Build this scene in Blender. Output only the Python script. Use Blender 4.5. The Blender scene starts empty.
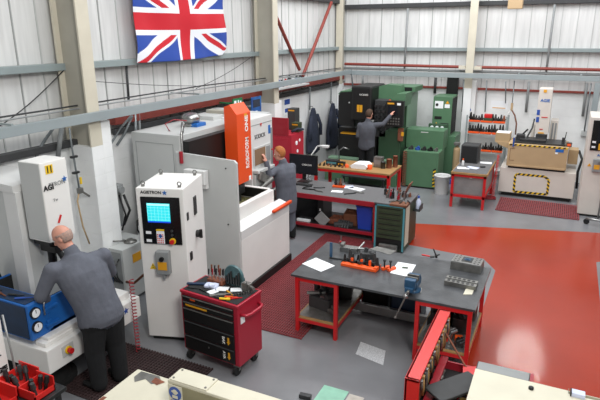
import bpy, bmesh, math, random
import numpy as np
from mathutils import Vector, Matrix, Quaternion, noise as mnoise
random.seed(7)
SC = bpy.context.scene
COL = SC.collection
PI = math.pi
R = math.radians
V = Vector

# ------------------------------------------------------------------ camera
FPX = 546.7; CAM_H = 4.0
PITCH, YAW, ROLL = R(16.9), R(25.7), R(-0.3)
_f = V((-math.sin(YAW)*math.cos(PITCH), math.cos(YAW)*math.cos(PITCH), -math.sin(PITCH)))
_r0 = V((math.cos(YAW), math.sin(YAW), 0)); _u0 = _r0.cross(_f)
_r = math.cos(ROLL)*_r0 + math.sin(ROLL)*_u0
_u = -math.sin(ROLL)*_r0 + math.cos(ROLL)*_u0
CAMP = V((0, 0, CAM_H))
def at(x, y, z=0.0):
    """survey helper: where the line of sight meets the level plane at height z"""
    d = _f + (x-300)/FPX*_r - (y-200)/FPX*_u
    return V((0, 0, 4.0)) + d*((z-4.0)/d.z)
cam = bpy.data.cameras.new('camera'); camo = bpy.data.objects.new('camera', cam); COL.objects.link(camo)
cam.sensor_width = 36; cam.lens = FPX/600*36; cam.clip_start = .05; cam.clip_end = 100
m3 = Matrix((_r, _u, -_f)).transposed()
camo.matrix_world = Matrix.Translation(CAMP) @ m3.to_4x4()
SC.camera = camo

# --------------------------------------------------------------- materials
def lin(c):
    if isinstance(c, str):
        c = [int(c[i:i+2], 16) for i in (0, 2, 4)]
    return tuple(((v/255)/12.92 if v/255 <= .04045 else ((v/255+.055)/1.055)**2.4) for v in c)
def mat(name, col, rough=.5, metal=0., var=.0, scale=8., col2=None, bump=0., bscale=40., spec=.5, emit=None, es=1., stretch=None, coat=0., alpha=None, lo=.35, hi=.65):
    m = bpy.data.materials.new(name); m.use_nodes = True
    nt = m.node_tree; b = nt.nodes['Principled BSDF']; L = nt.links.new
    c = lin(col)
    b.inputs['Base Color'].default_value = (*c, 1)
    b.inputs['Roughness'].default_value = rough; b.inputs['Metallic'].default_value = metal
    b.inputs['Specular IOR Level'].default_value = spec
    if coat: b.inputs['Coat Weight'].default_value = coat; b.inputs['Coat Roughness'].default_value = .15
    if alpha is not None: b.inputs['Alpha'].default_value = alpha
    tc = nt.nodes.new('ShaderNodeTexCoord'); src = tc.outputs['Object']
    if stretch:
        mp = nt.nodes.new('ShaderNodeMapping'); mp.inputs['Scale'].default_value = stretch; L(src, mp.inputs['Vector']); src = mp.outputs['Vector']
    if var or col2:
        n = nt.nodes.new('ShaderNodeTexNoise'); n.inputs['Scale'].default_value = scale; n.inputs['Detail'].default_value = 6; L(src, n.inputs['Vector'])
        cr = nt.nodes.new('ShaderNodeValToRGB'); L(n.outputs['Fac'], cr.inputs['Fac'])
        c2 = lin(col2) if col2 else tuple(v*(1-var) for v in c)
        cr.color_ramp.elements[0].position = lo; cr.color_ramp.elements[1].position = hi
        cr.color_ramp.elements[0].color = (*c2, 1); cr.color_ramp.elements[1].color = (*c, 1)
        L(cr.outputs['Color'], b.inputs['Base Color'])
    if bump:
        n2 = nt.nodes.new('ShaderNodeTexNoise'); n2.inputs['Scale'].default_value = bscale; n2.inputs['Detail'].default_value = 4; L(src, n2.inputs['Vector'])
        bp = nt.nodes.new('ShaderNodeBump'); bp.inputs['Strength'].default_value = bump; bp.inputs['Distance'].default_value = .02
        L(n2.outputs['Fac'], bp.inputs['Height']); L(bp.outputs['Normal'], b.inputs['Normal'])
    if emit:
        b.inputs['Emission Color'].default_value = (*lin(emit), 1); b.inputs['Emission Strength'].default_value = es
    return m
M = {}
def dm(k, *a, **kw): M[k] = mat(k, *a, **kw)
dm('floor_grey', '7f8083', .20, var=.2, scale=1.1, bump=.06, bscale=120)
dm('floor_red', 'a5351f', .12, var=.16, scale=.8, bump=.055, bscale=170)
dm('floor_pale', 'd2d4d6', .3, scale=70, col2='9a9b9e', lo=.3, hi=.62)
dm('cladding', 'd8d8d6', .55, var=.13, scale=2.2, stretch=(6, 6, .5))
dm('cladding_seam', 'b9bab8', .6)
dm('cladding_dark', '9a9c9a', .6)
dm('blockwork', 'ecedec', .75, var=.08, scale=2.5, bump=.3, bscale=25)
dm('girt', '8c9797', .5, var=.1, scale=3)
dm('galv', 'a3adae', .42, metal=.35, var=.12, scale=5)
dm('trunking', '929b9d', .45, var=.1, scale=2)
dm('dark_steel', '38393a', .6, var=.2)
dm('column_cream', 'cdc6b4', .6, var=.08, scale=3)
dm('column_grey', 'aba79a', .6, var=.08, scale=3)  # shaded copy of the column cream for the webs, shade held in the colour
dm('red_oxide', '8a3a30', .6, var=.15, scale=6)
dm('conduit', '83898b', .4, metal=.5)
dm('white_mc', 'dcdcda', .45, var=.05, scale=3)
dm('white_edm', 'eceae6', .42, var=.06, scale=2)
dm('grey_mc', 'c2c4c2', .45, var=.06, scale=2)
dm('midgrey_mc', '8f9292', .5, var=.1, scale=4)
dm('black', '141414', .45)
dm('black_gloss', '0c0c0d', .2)
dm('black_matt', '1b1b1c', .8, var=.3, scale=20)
dm('rubber', '171717', .7)
dm('orange_mc', 'e8501c', .38)
dm('orange', 'ee5a1e', .45)
dm('red_frame', 'c81f22', .35)
dm('red_dark', '9c1f2c', .35)
dm('red_cart', 'a51f33', .3)
dm('red_chest', 'd22a26', .3)
dm('red_cab', 'b02235', .45)
dm('bench_dark', '5a5c5f', .3, metal=.3, var=.38, scale=5, bump=.1, bscale=30)
dm('bench_speck', '6b6a6b', .7, var=.35, scale=60)
dm('wood', 'a98352', .6, var=.25, scale=6, stretch=(1, 8, 1))
dm('steel', 'a8a8a6', .28, metal=.9, var=.2, scale=10)
dm('steel_dull', '8b8a86', .45, metal=.7, var=.3, scale=12)
dm('steel_dark', '4c4d4e', .4, metal=.7, var=.3, scale=14)
dm('panel_metal', '9a9b9a', .4, metal=.4, var=.2, scale=5)
dm('green_mc', '53785a', .42, var=.08, scale=3)
dm('green_pale', '7c9c82', .42, var=.06, scale=3)
dm('green_dark', '2e4a33', .5)
dm('teal', '4f8f9a', .45)
dm('olive', '3a4630', .5, var=.2)
dm('blue_tank', '1f66b4', .4, var=.12, scale=4)
dm('blue_dark', '16304f', .45, var=.3, scale=8)
dm('blue_bin', '2748b4', .4)
dm('blue_vise', '264f70', .4, var=.2, scale=20)
dm('blue_ink', '2a4f9e', .5)
dm('navy', '2c3242', .9, var=.25, scale=15)
dm('yellow', 'e8c020', .5)
dm('amber', 'e0a020', .5)
dm('paper', 'eef0f2', .8)
dm('paper_blue', 'cfd6ec', .8)
dm('cream', 'd3ceba', .5, var=.07, scale=4)
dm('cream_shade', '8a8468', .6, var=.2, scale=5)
dm('beige', 'b59a75', .6, var=.08, scale=3)
dm('edm_white', 'd6cfc6', .5, var=.07, scale=3)
dm('brown', '7a4a30', .7, var=.3, scale=15)
dm('rust', '8a5038', .7, var=.4, scale=25)
dm('mat_red', '86363a', .6, var=.15, scale=6)
dm('mat_dark', '3c2a2a', .7, var=.3, scale=12)
dm('text_black', '1c1c1e', .6)
dm('text_white', 'f2f0ea', .6)
dm('jacket', '62656f', .9, var=.16, scale=9, bump=.9, bscale=7)
dm('jacket_far', '50525a', .9, var=.16, scale=9, bump=.7, bscale=7)
dm('trousers', '17181a', .95, var=.3, scale=10, bump=.5, bscale=9)
dm('shoe', '101010', .6)
dm('skin', 'cf9580', .55, var=.08, scale=30)
dm('hair_grey', '9c8880', .85, col2='b89484', scale=60, bump=.5, bscale=90)
dm('hair_ginger', 'b06a36', .75, bump=.8, bscale=80)
dm('hair_brown', '4a3628', .8, bump=.6, bscale=80)
dm('flag_red', 'c8202e', .8)
dm('flag_white', 'e8eaf0', .8)
dm('flag_blue', '2a4aa0', .8)
dm('screen', '20c0c8', .3, emit='30c8d0', es=.75)
dm('screen_grid', 'b0f0f0', .3, emit='a0f0f0', es=.7)
dm('screen_blue', '1040c0', .3, emit='1848d8', es=.6)
dm('screen_off', '10131c', .12)
dm('brownglass', '8a7058', .2)
dm('swarf', '77713a', .7, col2='3a3c28', scale=40, bump=1, bscale=60)
dm('green_sign', '1f7a4a', .5)
dm('blue_poster', '2a6cb0', .4, col2='1d3f80', scale=5)
dm('sea_green', '8fc4ac', .5, var=.15, scale=9)
dm('floor_paint', 'b8b2a8', .5, var=.2, scale=12)
dm('grease_bag', '4d6c70', .35, var=.3, scale=14)
dm('plastic_white', 'd8d8d6', .4)
dm('hazard_black', '181818', .5)
dm('glass', '9fb0b4', .08)

SPLIT = {'bracket', 'latch', 'clip', 'button', 'buttons', 'front_rail', 'side_rail', 'back_rail', 'long_rail', 'side_column', 'label_plate', 'blue_panel', 'screw', 'symbol', 'label_mark', 'step_block', 'eye_bolts', 'red_mark', 'stickers', 'sticker', 'side_vent', 'bolt_holes', 'print', 'lettering_bar', 'plate', 'panel', 'hole', 'jaw_plate', 'yellow_label', 'fin', 'tool_pots', 'keys', 'side_slots', 'slots'}
# ------------------------------------------------------------------ meshes
class MB:
    """collects shapes in world coordinates and links them as one mesh object"""
    def __init__(s): s.v = []; s.f = []; s.m = []; s.sm = []; s.cur = 0; s.xf = None
    def add(s, vs, fs, smooth=False, m=None):
        n = len(s.v)
        for p in vs:
            p = V(p)
            if s.xf is not None: p = s.xf @ p
            s.v.append(p)
        for f in fs:
            s.f.append([n+i for i in f]); s.m.append(s.cur if m is None else m); s.sm.append(smooth)
        return s
    def box(s, a, b, bev=0., m=None):
        x0, x1 = sorted((a[0], b[0])); y0, y1 = sorted((a[1], b[1])); z0, z1 = sorted((a[2], b[2]))
        bev = min(bev, (x1-x0)*.45, (y1-y0)*.45, (z1-z0)*.45)
        if bev <= 0:
            vs = [(x, y, z) for z in (z0, z1) for y in (y0, y1) for x in (x0, x1)]
            return s.add(vs, [(0,2,3,1),(4,5,7,6),(0,1,5,4),(2,6,7,3),(0,4,6,2),(1,3,7,5)], m=m)
        bm = bmesh.new(); bmesh.ops.create_cube(bm, size=1)
        for v in bm.verts: v.co = V(((x0+x1)/2+v.co.x*(x1-x0), (y0+y1)/2+v.co.y*(y1-y0), (z0+z1)/2+v.co.z*(z1-z0)))
        bmesh.ops.bevel(bm, geom=list(bm.edges), offset=bev, segments=2, affect='EDGES', profile=.6)
        bm.verts.index_update()
        s.add([v.co.copy() for v in bm.verts], [[v.index for v in f.verts] for f in bm.faces], m=m); bm.free(); return s
    def rbox(s, c, size, rz=0, bev=0., tilt=None, m=None):
        old = s.xf; q = Matrix.Translation(V(c)) @ Matrix.Rotation(rz, 4, 'Z')
        if tilt: q = q @ Matrix.Rotation(tilt[1], 4, tilt[0])
        s.xf = q if old is None else old @ q
        h = [d/2 for d in size]; s.box((-h[0],-h[1],-h[2]), h, bev, m); s.xf = old; return s
    def cyl(s, p, q, r, r2=None, n=14, cap=True, m=None, smooth=True):
        p, q = V(p), V(q); r2 = r if r2 is None else r2
        d = (q-p).normalized(); a = d.orthogonal().normalized(); b = d.cross(a)
        vs = []
        for c, rr in ((p, r), (q, r2)):
            for i in range(n):
                t = 2*PI*i/n; vs.append(c + a*math.cos(t)*rr + b*math.sin(t)*rr)
        s.add(vs, [(i, (i+1) % n, n+(i+1) % n, n+i) for i in range(n)], smooth, m)
        if cap:
            s.add(vs[:n], [list(range(n))[::-1]], False, m); s.add(vs[n:], [list(range(n))], False, m)
        return s
    def tube(s, pts, r, n=8, m=None):
        pts = [V(p) for p in pts]; rings = []; ref = None
        for i, p in enumerate(pts):
            d = (pts[min(i+1, len(pts)-1)]-pts[max(i-1, 0)]).normalized()
            if ref is None: ref = d.orthogonal().normalized()
            a = (ref - d*ref.dot(d)).normalized(); ref = a; b = d.cross(a)
            rings += [p + a*math.cos(2*PI*k/n)*r + b*math.sin(2*PI*k/n)*r for k in range(n)]
        fs = []
        for i in range(len(pts)-1):
            for k in range(n): fs.append((i*n+k, i*n+(k+1) % n, (i+1)*n+(k+1) % n, (i+1)*n+k))
        fs.append(list(range(n))[::-1]); fs.append([(len(pts)-1)*n+k for k in range(n)])
        return s.add(rings, fs, True, m)
    def lathe(s, c, prof, n=20, axis='Z', m=None):
        c = V(c); vs = []
        for r, h in prof:
            for i in range(n):
                t = 2*PI*i/n; x, y = r*math.cos(t), r*math.sin(t)
                vs.append(c + (V((x, y, h)) if axis == 'Z' else V((h, x, y)) if axis == 'X' else V((y, h, x))))
        fs = [(j*n+i, j*n+(i+1) % n, (j+1)*n+(i+1) % n, (j+1)*n+i) for j in range(len(prof)-1) for i in range(n)]
        s.add(vs, fs, True, m)
        s.add(vs[:n], [list(range(n))[::-1]], False, m); s.add(vs[-n:], [list(range(n))], False, m)
        return s
    def ball(s, c, r, n=12, sc=(1, 1, 1), m=None):
        c = V(c); vs = []; k = n//2+1
        for j in range(k+1):
            ph = PI*j/k
            for i in range(n):
                t = 2*PI*i/n; vs.append(c+V((math.sin(ph)*math.cos(t)*r*sc[0], math.sin(ph)*math.sin(t)*r*sc[1], math.cos(ph)*r*sc[2])))
        fs = [(j*n+i, (j+1)*n+i, (j+1)*n+(i+1) % n, j*n+(i+1) % n) for j in range(k) for i in range(n)]
        return s.add(vs, fs, True, m)
    def prism(s, poly, a, b, axis='Y', m=None):
        """poly in the plane across axis, from a to b"""
        f = {'Y': lambda u, w, t: (u, t, w), 'X': lambda u, w, t: (t, u, w), 'Z': lambda u, w, t: (u, w, t)}[axis]
        n = len(poly); vs = [f(u, w, a) for u, w in poly] + [f(u, w, b) for u, w in poly]
        return s.add(vs, [list(range(n)), list(range(n, 2*n))[::-1]] + [(i, n+i, n+(i+1) % n, (i+1) % n) for i in range(n)], m=m)
    def quad(s, *p, m=None): return s.add(p, [tuple(range(len(p)))], m=m)
    def pieces(s):
        par = list(range(len(s.v)))
        def find(a):
            while par[a] != a: par[a] = par[par[a]]; a = par[a]
            return a
        key = {}
        for i, v in enumerate(s.v):
            k = (round(v.x, 5), round(v.y, 5), round(v.z, 5))
            if k in key: par[find(i)] = find(key[k])
            else: key[k] = i
        for f in s.f:
            r = find(f[0])
            for i in f[1:]: par[find(i)] = r
        out = {}
        for q, f in enumerate(s.f): out.setdefault(find(f[0]), []).append(q)
        res = []
        for fs in out.values():
            m = MB(); mp = {}
            for q in fs:
                g = []
                for i in s.f[q]:
                    if i not in mp: mp[i] = len(m.v); m.v.append(s.v[i])
                    g.append(mp[i])
                m.f.append(g); m.m.append(s.m[q]); m.sm.append(s.sm[q])
            res.append(m)
        return res
    def build(s, name, mats, parent=None, local=False, normals=True):
        if name in SPLIT and parent is not None:
            ps = s.pieces()
            if 1 < len(ps) <= 40:
                return [p._build(name, mats, parent, local, normals) for p in ps][0]
        return s._build(name, mats, parent, local, normals)
    def _build(s, name, mats, parent=None, local=False, normals=True):
        me = bpy.data.meshes.new(name)
        off = V((0, 0, 0)); inv = None
        if parent is not None and not local:
            root = parent
            while root.parent: root = root.parent
            inv = (Matrix.Translation(root.location) @ root.rotation_euler.to_matrix().to_4x4()).inverted()
        vs = [inv @ v for v in s.v] if inv else s.v
        me.from_pydata([tuple(v) for v in vs], [], s.f)
        if not isinstance(mats, (list, tuple)): mats = [mats]
        for k in mats: me.materials.append(M[k] if isinstance(k, str) else k)
        me.polygons.foreach_set('material_index', s.m); me.polygons.foreach_set('use_smooth', s.sm)
        if normals:
            bm = bmesh.new(); bm.from_mesh(me); bmesh.ops.recalc_face_normals(bm, faces=bm.faces); bm.to_mesh(me); bm.free()
        me.update()
        o = bpy.data.objects.new(name, me); COL.objects.link(o)
        if parent is not None: o.parent = parent
        return o
def tag(o, label, cat, group=None, kind=None):
    o['label'] = label; o['category'] = cat
    if group: o['group'] = group
    if kind: o['kind'] = kind
    return o
def thing(name, label, cat, loc=(0, 0, 0), group=None, rz=0):
    o = bpy.data.objects.new(name, None); COL.objects.link(o); o.empty_display_size = .1
    o.location = loc; o.rotation_euler = (0, 0, rz)
    return tag(o, label, cat, group)
def struct(o): o['kind'] = 'structure'; return o
def copy_tree(o, loc, rz=None, label=None, parent=None):
    c = o.copy(); COL.objects.link(c)
    if parent is None:
        c.location = loc
        if rz is not None: c.rotation_euler = (0, 0, rz)
        if label: c['label'] = label
    else: c.parent = parent
    for ch in list(o.children): copy_tree(ch, None, parent=c)
    return c
def text(body, size, loc, right, up, matk, name, parent=None, ext=.002, bold=0., align='CENTER', sx=1., local=False):
    cu = bpy.data.curves.new(name, 'FONT'); cu.body = body; cu.size = size; cu.align_x = align; cu.align_y = 'CENTER'
    cu.extrude = ext; cu.offset = bold; cu.resolution_u = 3
    t = bpy.data.objects.new(name, cu); COL.objects.link(t)
    me = bpy.data.meshes.new_from_object(t)
    bpy.data.objects.remove(t)
    right, up = V(right).normalized(), V(up).normalized(); nrm = right.cross(up)
    mb = MB(); mb.add([V(loc)+right*v.co.x*sx+up*v.co.y+nrm*(v.co.z+ext) for v in me.vertices], [list(p.vertices) for p in me.polygons])
    return mb.build(name, matk, parent, local=local)
XP, YP, ZP = V((1, 0, 0)), V((0, 1, 0)), V((0, 0, 1))
def star(loc, r, right, up, matk, parent, name='star_emblem', local=False):
    right, up = V(right).normalized(), V(up).normalized(); n = right.cross(up); pts = []
    for i in range(10):
        a = PI/2+PI*i/5; rr = r if i % 2 == 0 else r*.42
        pts.append(V(loc)+right*rr*math.cos(a)+up*rr*math.sin(a))
    mb = MB(); k = 10
    mb.add([p+n*.004 for p in pts]+[p for p in pts], [list(range(k))]+[(i, k+i, k+(i+1) % k, (i+1) % k) for i in range(k)])
    return mb.build(name, matk, parent, local=local)
def wpanel(mb, axis, pos, u0, u1, z0, z1, t=.006, bev=0, m=None):
    """thin panel on a face that looks +X (axis X) or -Y (axis Y)"""
    if axis == 'X': return mb.box((pos, u0, z0), (pos+t, u1, z1), bev, m)
    return mb.box((u0, pos-t, z0), (u1, pos, z1), bev, m)
# ==================================================================== ROOM
XL, YB = -6.6, 16.7
FL = MB()
XR, YF = 7.0, -2.5
xc = -.74
# grey painted walkway and red painted area with its own edge
FL.quad((XL, YF, 0), (xc, YF, 0), (xc, 9.45, 0), (-1.0, 9.9, 0), (-2.9, 10.05, 0), (-2.9, 11.25, 0), (XR, 14.05, 0), (XR, YB, 0), (XL, YB, 0))
FL.quad((.87, YF, 0), (XR, YF, 0), (XR, 10.9, 0), (1.2, 10.9, 0), (.87, 10.6, 0))
FL.quad((xc, YF, 0), (.87, YF, 0), (.87, 10.6, 0), (1.2, 10.9, 0), (XR, 10.9, 0), (XR, 14.05, 0), (-2.9, 11.25, 0), (-2.9, 10.05, 0), (-1.0, 9.9, 0), (xc, 9.45, 0), m=1)
FL.quad((XL, YF, -.1), (XR, YF, -.1), (XR, YB, -.1), (XL, YB, -.1))
FL.quad((-2.10, 6.24, .002), (-1.73, 6.17, .002), (-1.66, 5.84, .002), (-2.06, 5.93, .002), m=2)  # pale speckled patch on the grey floor
FL.quad((-2.2, 5.6, .002), (-1.95, 5.62, .002), (-1.9, 5.48, .002), (-2.15, 5.45, .002), m=0)
struct(FL.build('floor', ['floor_grey', 'floor_red', 'floor_pale'], normals=False))
def wall(name, axis):
    mb = MB(); L0, L1 = (YF, YB) if axis == 'X' else (XL-.2, XR)
    zb = 2.46
    def B(u0, u1, z0, z1, t, m):
        if axis == 'X': mb.box((XL-.2, u0, z0), (XL+t, u1, z1), m=m)
        else: mb.box((u0, YB-t, z0), (u1, YB+.2, z1), m=m)
    B(L0, L1, 0, zb, .10, 0)                      # painted blockwork
    # mortar courses
    B(L0, L1, zb, 6.6, 0, 1)                      # profiled cladding
    u = L0; k = 0
    while u < L1:
        B(u, u+.02, zb, 6.6, .012, 2 if k % 4 else 3); k += 1; u += .38
    o = mb.build(name, ['blockwork', 'cladding', 'cladding_seam', 'cladding_dark'])
    # block joints
    return struct(o)
wall('wall_left', 'X'); wall('wall_back', 'Y')
# blockwork pattern through a bump: brick texture
nt = M['blockwork'].node_tree; b = nt.nodes['Principled BSDF']
tc = nt.nodes.new('ShaderNodeTexCoord'); sp = nt.nodes.new('ShaderNodeSeparateXYZ'); cb = nt.nodes.new('ShaderNodeCombineXYZ')
ad = nt.nodes.new('ShaderNodeMath'); ad.operation = 'ADD'
nt.links.new(tc.outputs['Object'], sp.inputs[0]); nt.links.new(sp.outputs[0], ad.inputs[0]); nt.links.new(sp.outputs[1], ad.inputs[1])
nt.links.new(ad.outputs[0], cb.inputs[0]); nt.links.new(sp.outputs[2], cb.inputs[1])
bk = nt.nodes.new('ShaderNodeTexBrick'); bk.inputs['Scale'].default_value = 1; bk.inputs['Brick Width'].default_value = .45; bk.inputs['Row Height'].default_value = .225; bk.inputs['Mortar Size'].default_value = .008
nt.links.new(cb.outputs[0], bk.inputs['Vector'])
bp = nt.nodes.new('ShaderNodeBump'); bp.inputs['Strength'].default_value = .5; bp.inputs['Distance'].default_value = .01; bp.invert = True
nt.links.new(bk.outputs['Fac'], bp.inputs['Height']); nt.links.new(bp.outputs['Normal'], b.inputs['Normal'])

# sheeting rails along the walls
n = 0
def trim(a, b, matk, bev=0):
    global n; n += 1
    return struct(MB().box(a, b, bev).build('trim_%d' % n, matk))
trim((XL+.012, YF, 3.52), (XL+.16, YB, 3.62), 'girt', .01)
trim((XL, YB-.16, 3.50), (XR, YB-.012, 3.60), 'girt', .01)
trim((XL, YB-.16, 4.72), (XR, YB-.012, 4.84), 'dark_steel', .01)
trim((XL+.012, YF, 4.86), (XL+.16, YB, 4.98), 'dark_steel', .01)
trim((XL+.10, YF, 2.44), (XL+.22, 6.25, 2.54), 'dark_steel', .01)
trim((XL+.012, 6.55, 2.62), (XL+.2, YB-.1, 2.76), 'red_oxide', .01)
trim((XL+.10, 6.55, 2.46), (XL+.17, YB, 2.56), 'dark_steel', .01)
trim((XL+.17, YB-.17, 2.44), (XR, YB-.09, 2.50), 'red_oxide', .01)

# steel columns: web and two flanges
def column(y, ztop, label, lower=True, x1=-6.05, w=.22):
    t = thing('steel_column', label, 'column', (XL+.2, y, 0))
    MB().box((XL+.012, y-.02, 2.46), (x1, y+.02, 6.5)).build('web', 'column_grey', t)
    MB().box((x1, y-w/2, 2.46), (x1+.03, y+w/2, 6.5), .004).build('flange', 'column_cream', t)
    MB().box((XL+.1, y-w/2, 2.46), (XL+.13, y+w/2, 6.5), .004).build('flange', 'column_cream', t)
    MB().box((XL+.1, y-w/2, 0), (x1+.03, y+w/2, 2.46), .004).build('painted_foot', 'blockwork', t)
    return t
column(5.76, 6, 'broad cream steel column in front of the left wall, left of the flag')
MB_c = MB().box((-6.36, 5.875, 0), (-6.03, 6.06, 2.80), .01)
tag(MB_c.build('column_casing', 'blockwork'), 'white painted casing round the foot of the left steel column', 'casing')
column(11.3, 6, 'cream steel column on the left wall, right of the flag')
tag(MB().box((-6.5, 11.42, 0), (-6.06, 11.62, 2.5), .01).build('column_casing', 'blockwork'), 'white painted casing below the cream column behind the red cabinet', 'casing')
t = thing('steel_column', 'cream steel corner column where the two walls meet', 'column', (-6.3, 16.3, 0))
MB().box((-6.49, 16.2, 0), (-6.32, 16.23, 2.5)).box((-6.43, 16.23, 0), (-6.39, 16.58, 2.5)).build('painted_foot', 'blockwork', t)
MB().box((-6.55, 16.2, 2.5), (-6.33, 16.23, 6.5), .004).build('flange', 'column_cream', t)
MB().box((-6.46, 16.23, 2.5), (-6.42, 16.58, 6.5)).build('web', 'column_grey', t)
t = thing('steel_column', 'slim cream steel column on the back wall above the shelves', 'column', (-2.5, 16.4, 0))
MB().box((-2.63, 16.25, 0), (-2.42, 16.28, 2.5)).box((-2.54, 16.28, 0), (-2.50, 16.59, 2.5)).build('painted_foot', 'blockwork', t)
MB().box((-2.63, 16.25, 2.5), (-2.42, 16.28, 6.5), .004).build('flange', 'column_cream', t)
MB().box((-2.54, 16.28, 2.5), (-2.50, 16.59, 6.5)).build('web', 'column_grey', t)

# red diagonal braces
for a, b_, lab in (((-6.4, 11.7, 4.75), (-6.4, 13.3, 3.1), 'red oxide diagonal brace dropping from the cream column'),
                   ((-6.36, 15.35, 4.86), (-6.36, 13.42, 2.92), 'red oxide diagonal brace dropping from the corner column')):
    tag(MB().cyl(a, b_, .045, n=10).build('steel_brace', 'red_oxide'), lab, 'brace')

# grey suspended trunking around both walls, with hangers
t = thing('cable_trunking', 'long grey busbar trunking running along both walls above the machines', 'trunking', (-6.1, 16.1, 2.84))
MB().box((-6.0, YF, 2.83), (-5.93, 16.02, 2.96), .006).build('side_run', 'trunking', t)
MB().box((-6.0, 16.02, 2.80), (.78, 16.12, 2.93), .006).build('back_run', 'trunking', t)
mb = MB()
for y in (4.4, 8.2, 12.4, 14.6): mb.box((-6.58, y-.015, 2.96), (-5.94, y+.015, 2.985))
for x in (-4.6, -1.2, .3): mb.box((x-.02, 16.02, 2.93), (x+.02, 16.68, 2.96))
mb.build('bracket', 'galv', t)
MB().box((.64, 16.02, 1.9), (.78, 16.15, 2.77), .008).build('drop_run', 'trunking', t)

def tubething(name, pts, r, matk, label, cat, group=None):
    return tag(MB().tube(pts, r).build(name, matk), label, cat, group)
def wire(p, q, sag, k=24):
    p, q = V(p), V(q)
    return [p.lerp(q, i/k)-V((0, 0, sag*math.sin(PI*i/k))) for i in range(k+1)]
# cables on the left wall
tubething('cable', [(-6.3, YF, 3.0), (-6.3, 5.2, 3.03), (-6.3, 8.8, 3.06), (-6.3, 10.9, 3.03), (-6.3, 16, 3.0)], .012, 'dark_steel', 'upper of two dark cables stretched above the left trunking', 'cable')
tubething('cable', [(-6.27, YF, 2.96), (-6.27, 5.2, 2.99), (-6.27, 8.8, 3.01), (-6.27, 16, 2.97)], .012, 'midgrey_mc', 'lower grey cable stretched just above the left trunking', 'cable')
tubething('cable', wire((-6.45, 4.2, 2.75), (-6.45, 5.75, 3.55), .08), .008, 'black', 'black cable sloping up to the broad cream column', 'cable')
tubething('cable', wire((-6.45, 8.8, 3.0), (-6.45, 11.05, 3.55), .05), .006, 'dark_steel', 'thin cable sloping up to the cream column right of the flag', 'cable')
tubething('cable', wire((-6.45, 6.1, 3.35), (-6.45, 8.8, 3.05), .02), .005, 'dark_steel', 'thin cable sloping down from the broad column below the flag', 'cable')
tubething('cable', [(-6.5, 7.02, 3.52), (-6.5, 7.0, 2.95)], .02, 'dark_steel', 'short dark conduit hanging below the flag', 'conduit')
# pipes along the back wall
tag(MB().cyl((-6.3, 16.35, 3.10), (-2.75, 16.35, 3.08), .042).build('red_pipe', 'red_oxide'), 'red pipe along the back wall, left of the slim column', 'pipe')
tag(MB().cyl((-2.35, 16.35, 3.08), (XR, 16.35, 3.06), .042).build('red_pipe', 'red_oxide'), 'red pipe along the back wall, right of the slim column', 'pipe')
t = thing('pipe_coupling', 'cream coupling box on the red pipe at the slim column', 'fitting', (-2.5, 16.2, 3.05))
MB().box((-2.82, 16.22, 3.03), (-2.64, 16.34, 3.12), .005).build('clamp', 'column_cream', t); MB().box((-2.40, 16.22, 3.02), (-2.2, 16.34, 3.11), .005).build('clamp', 'column_cream', t)
tag(MB().cyl((-6.35, 16.42, 2.97), (XR, 16.42, 2.93), .035).build('grey_pipe', 'midgrey_mc'), 'dull grey pipe running under the red pipe on the back wall', 'pipe')
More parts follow.
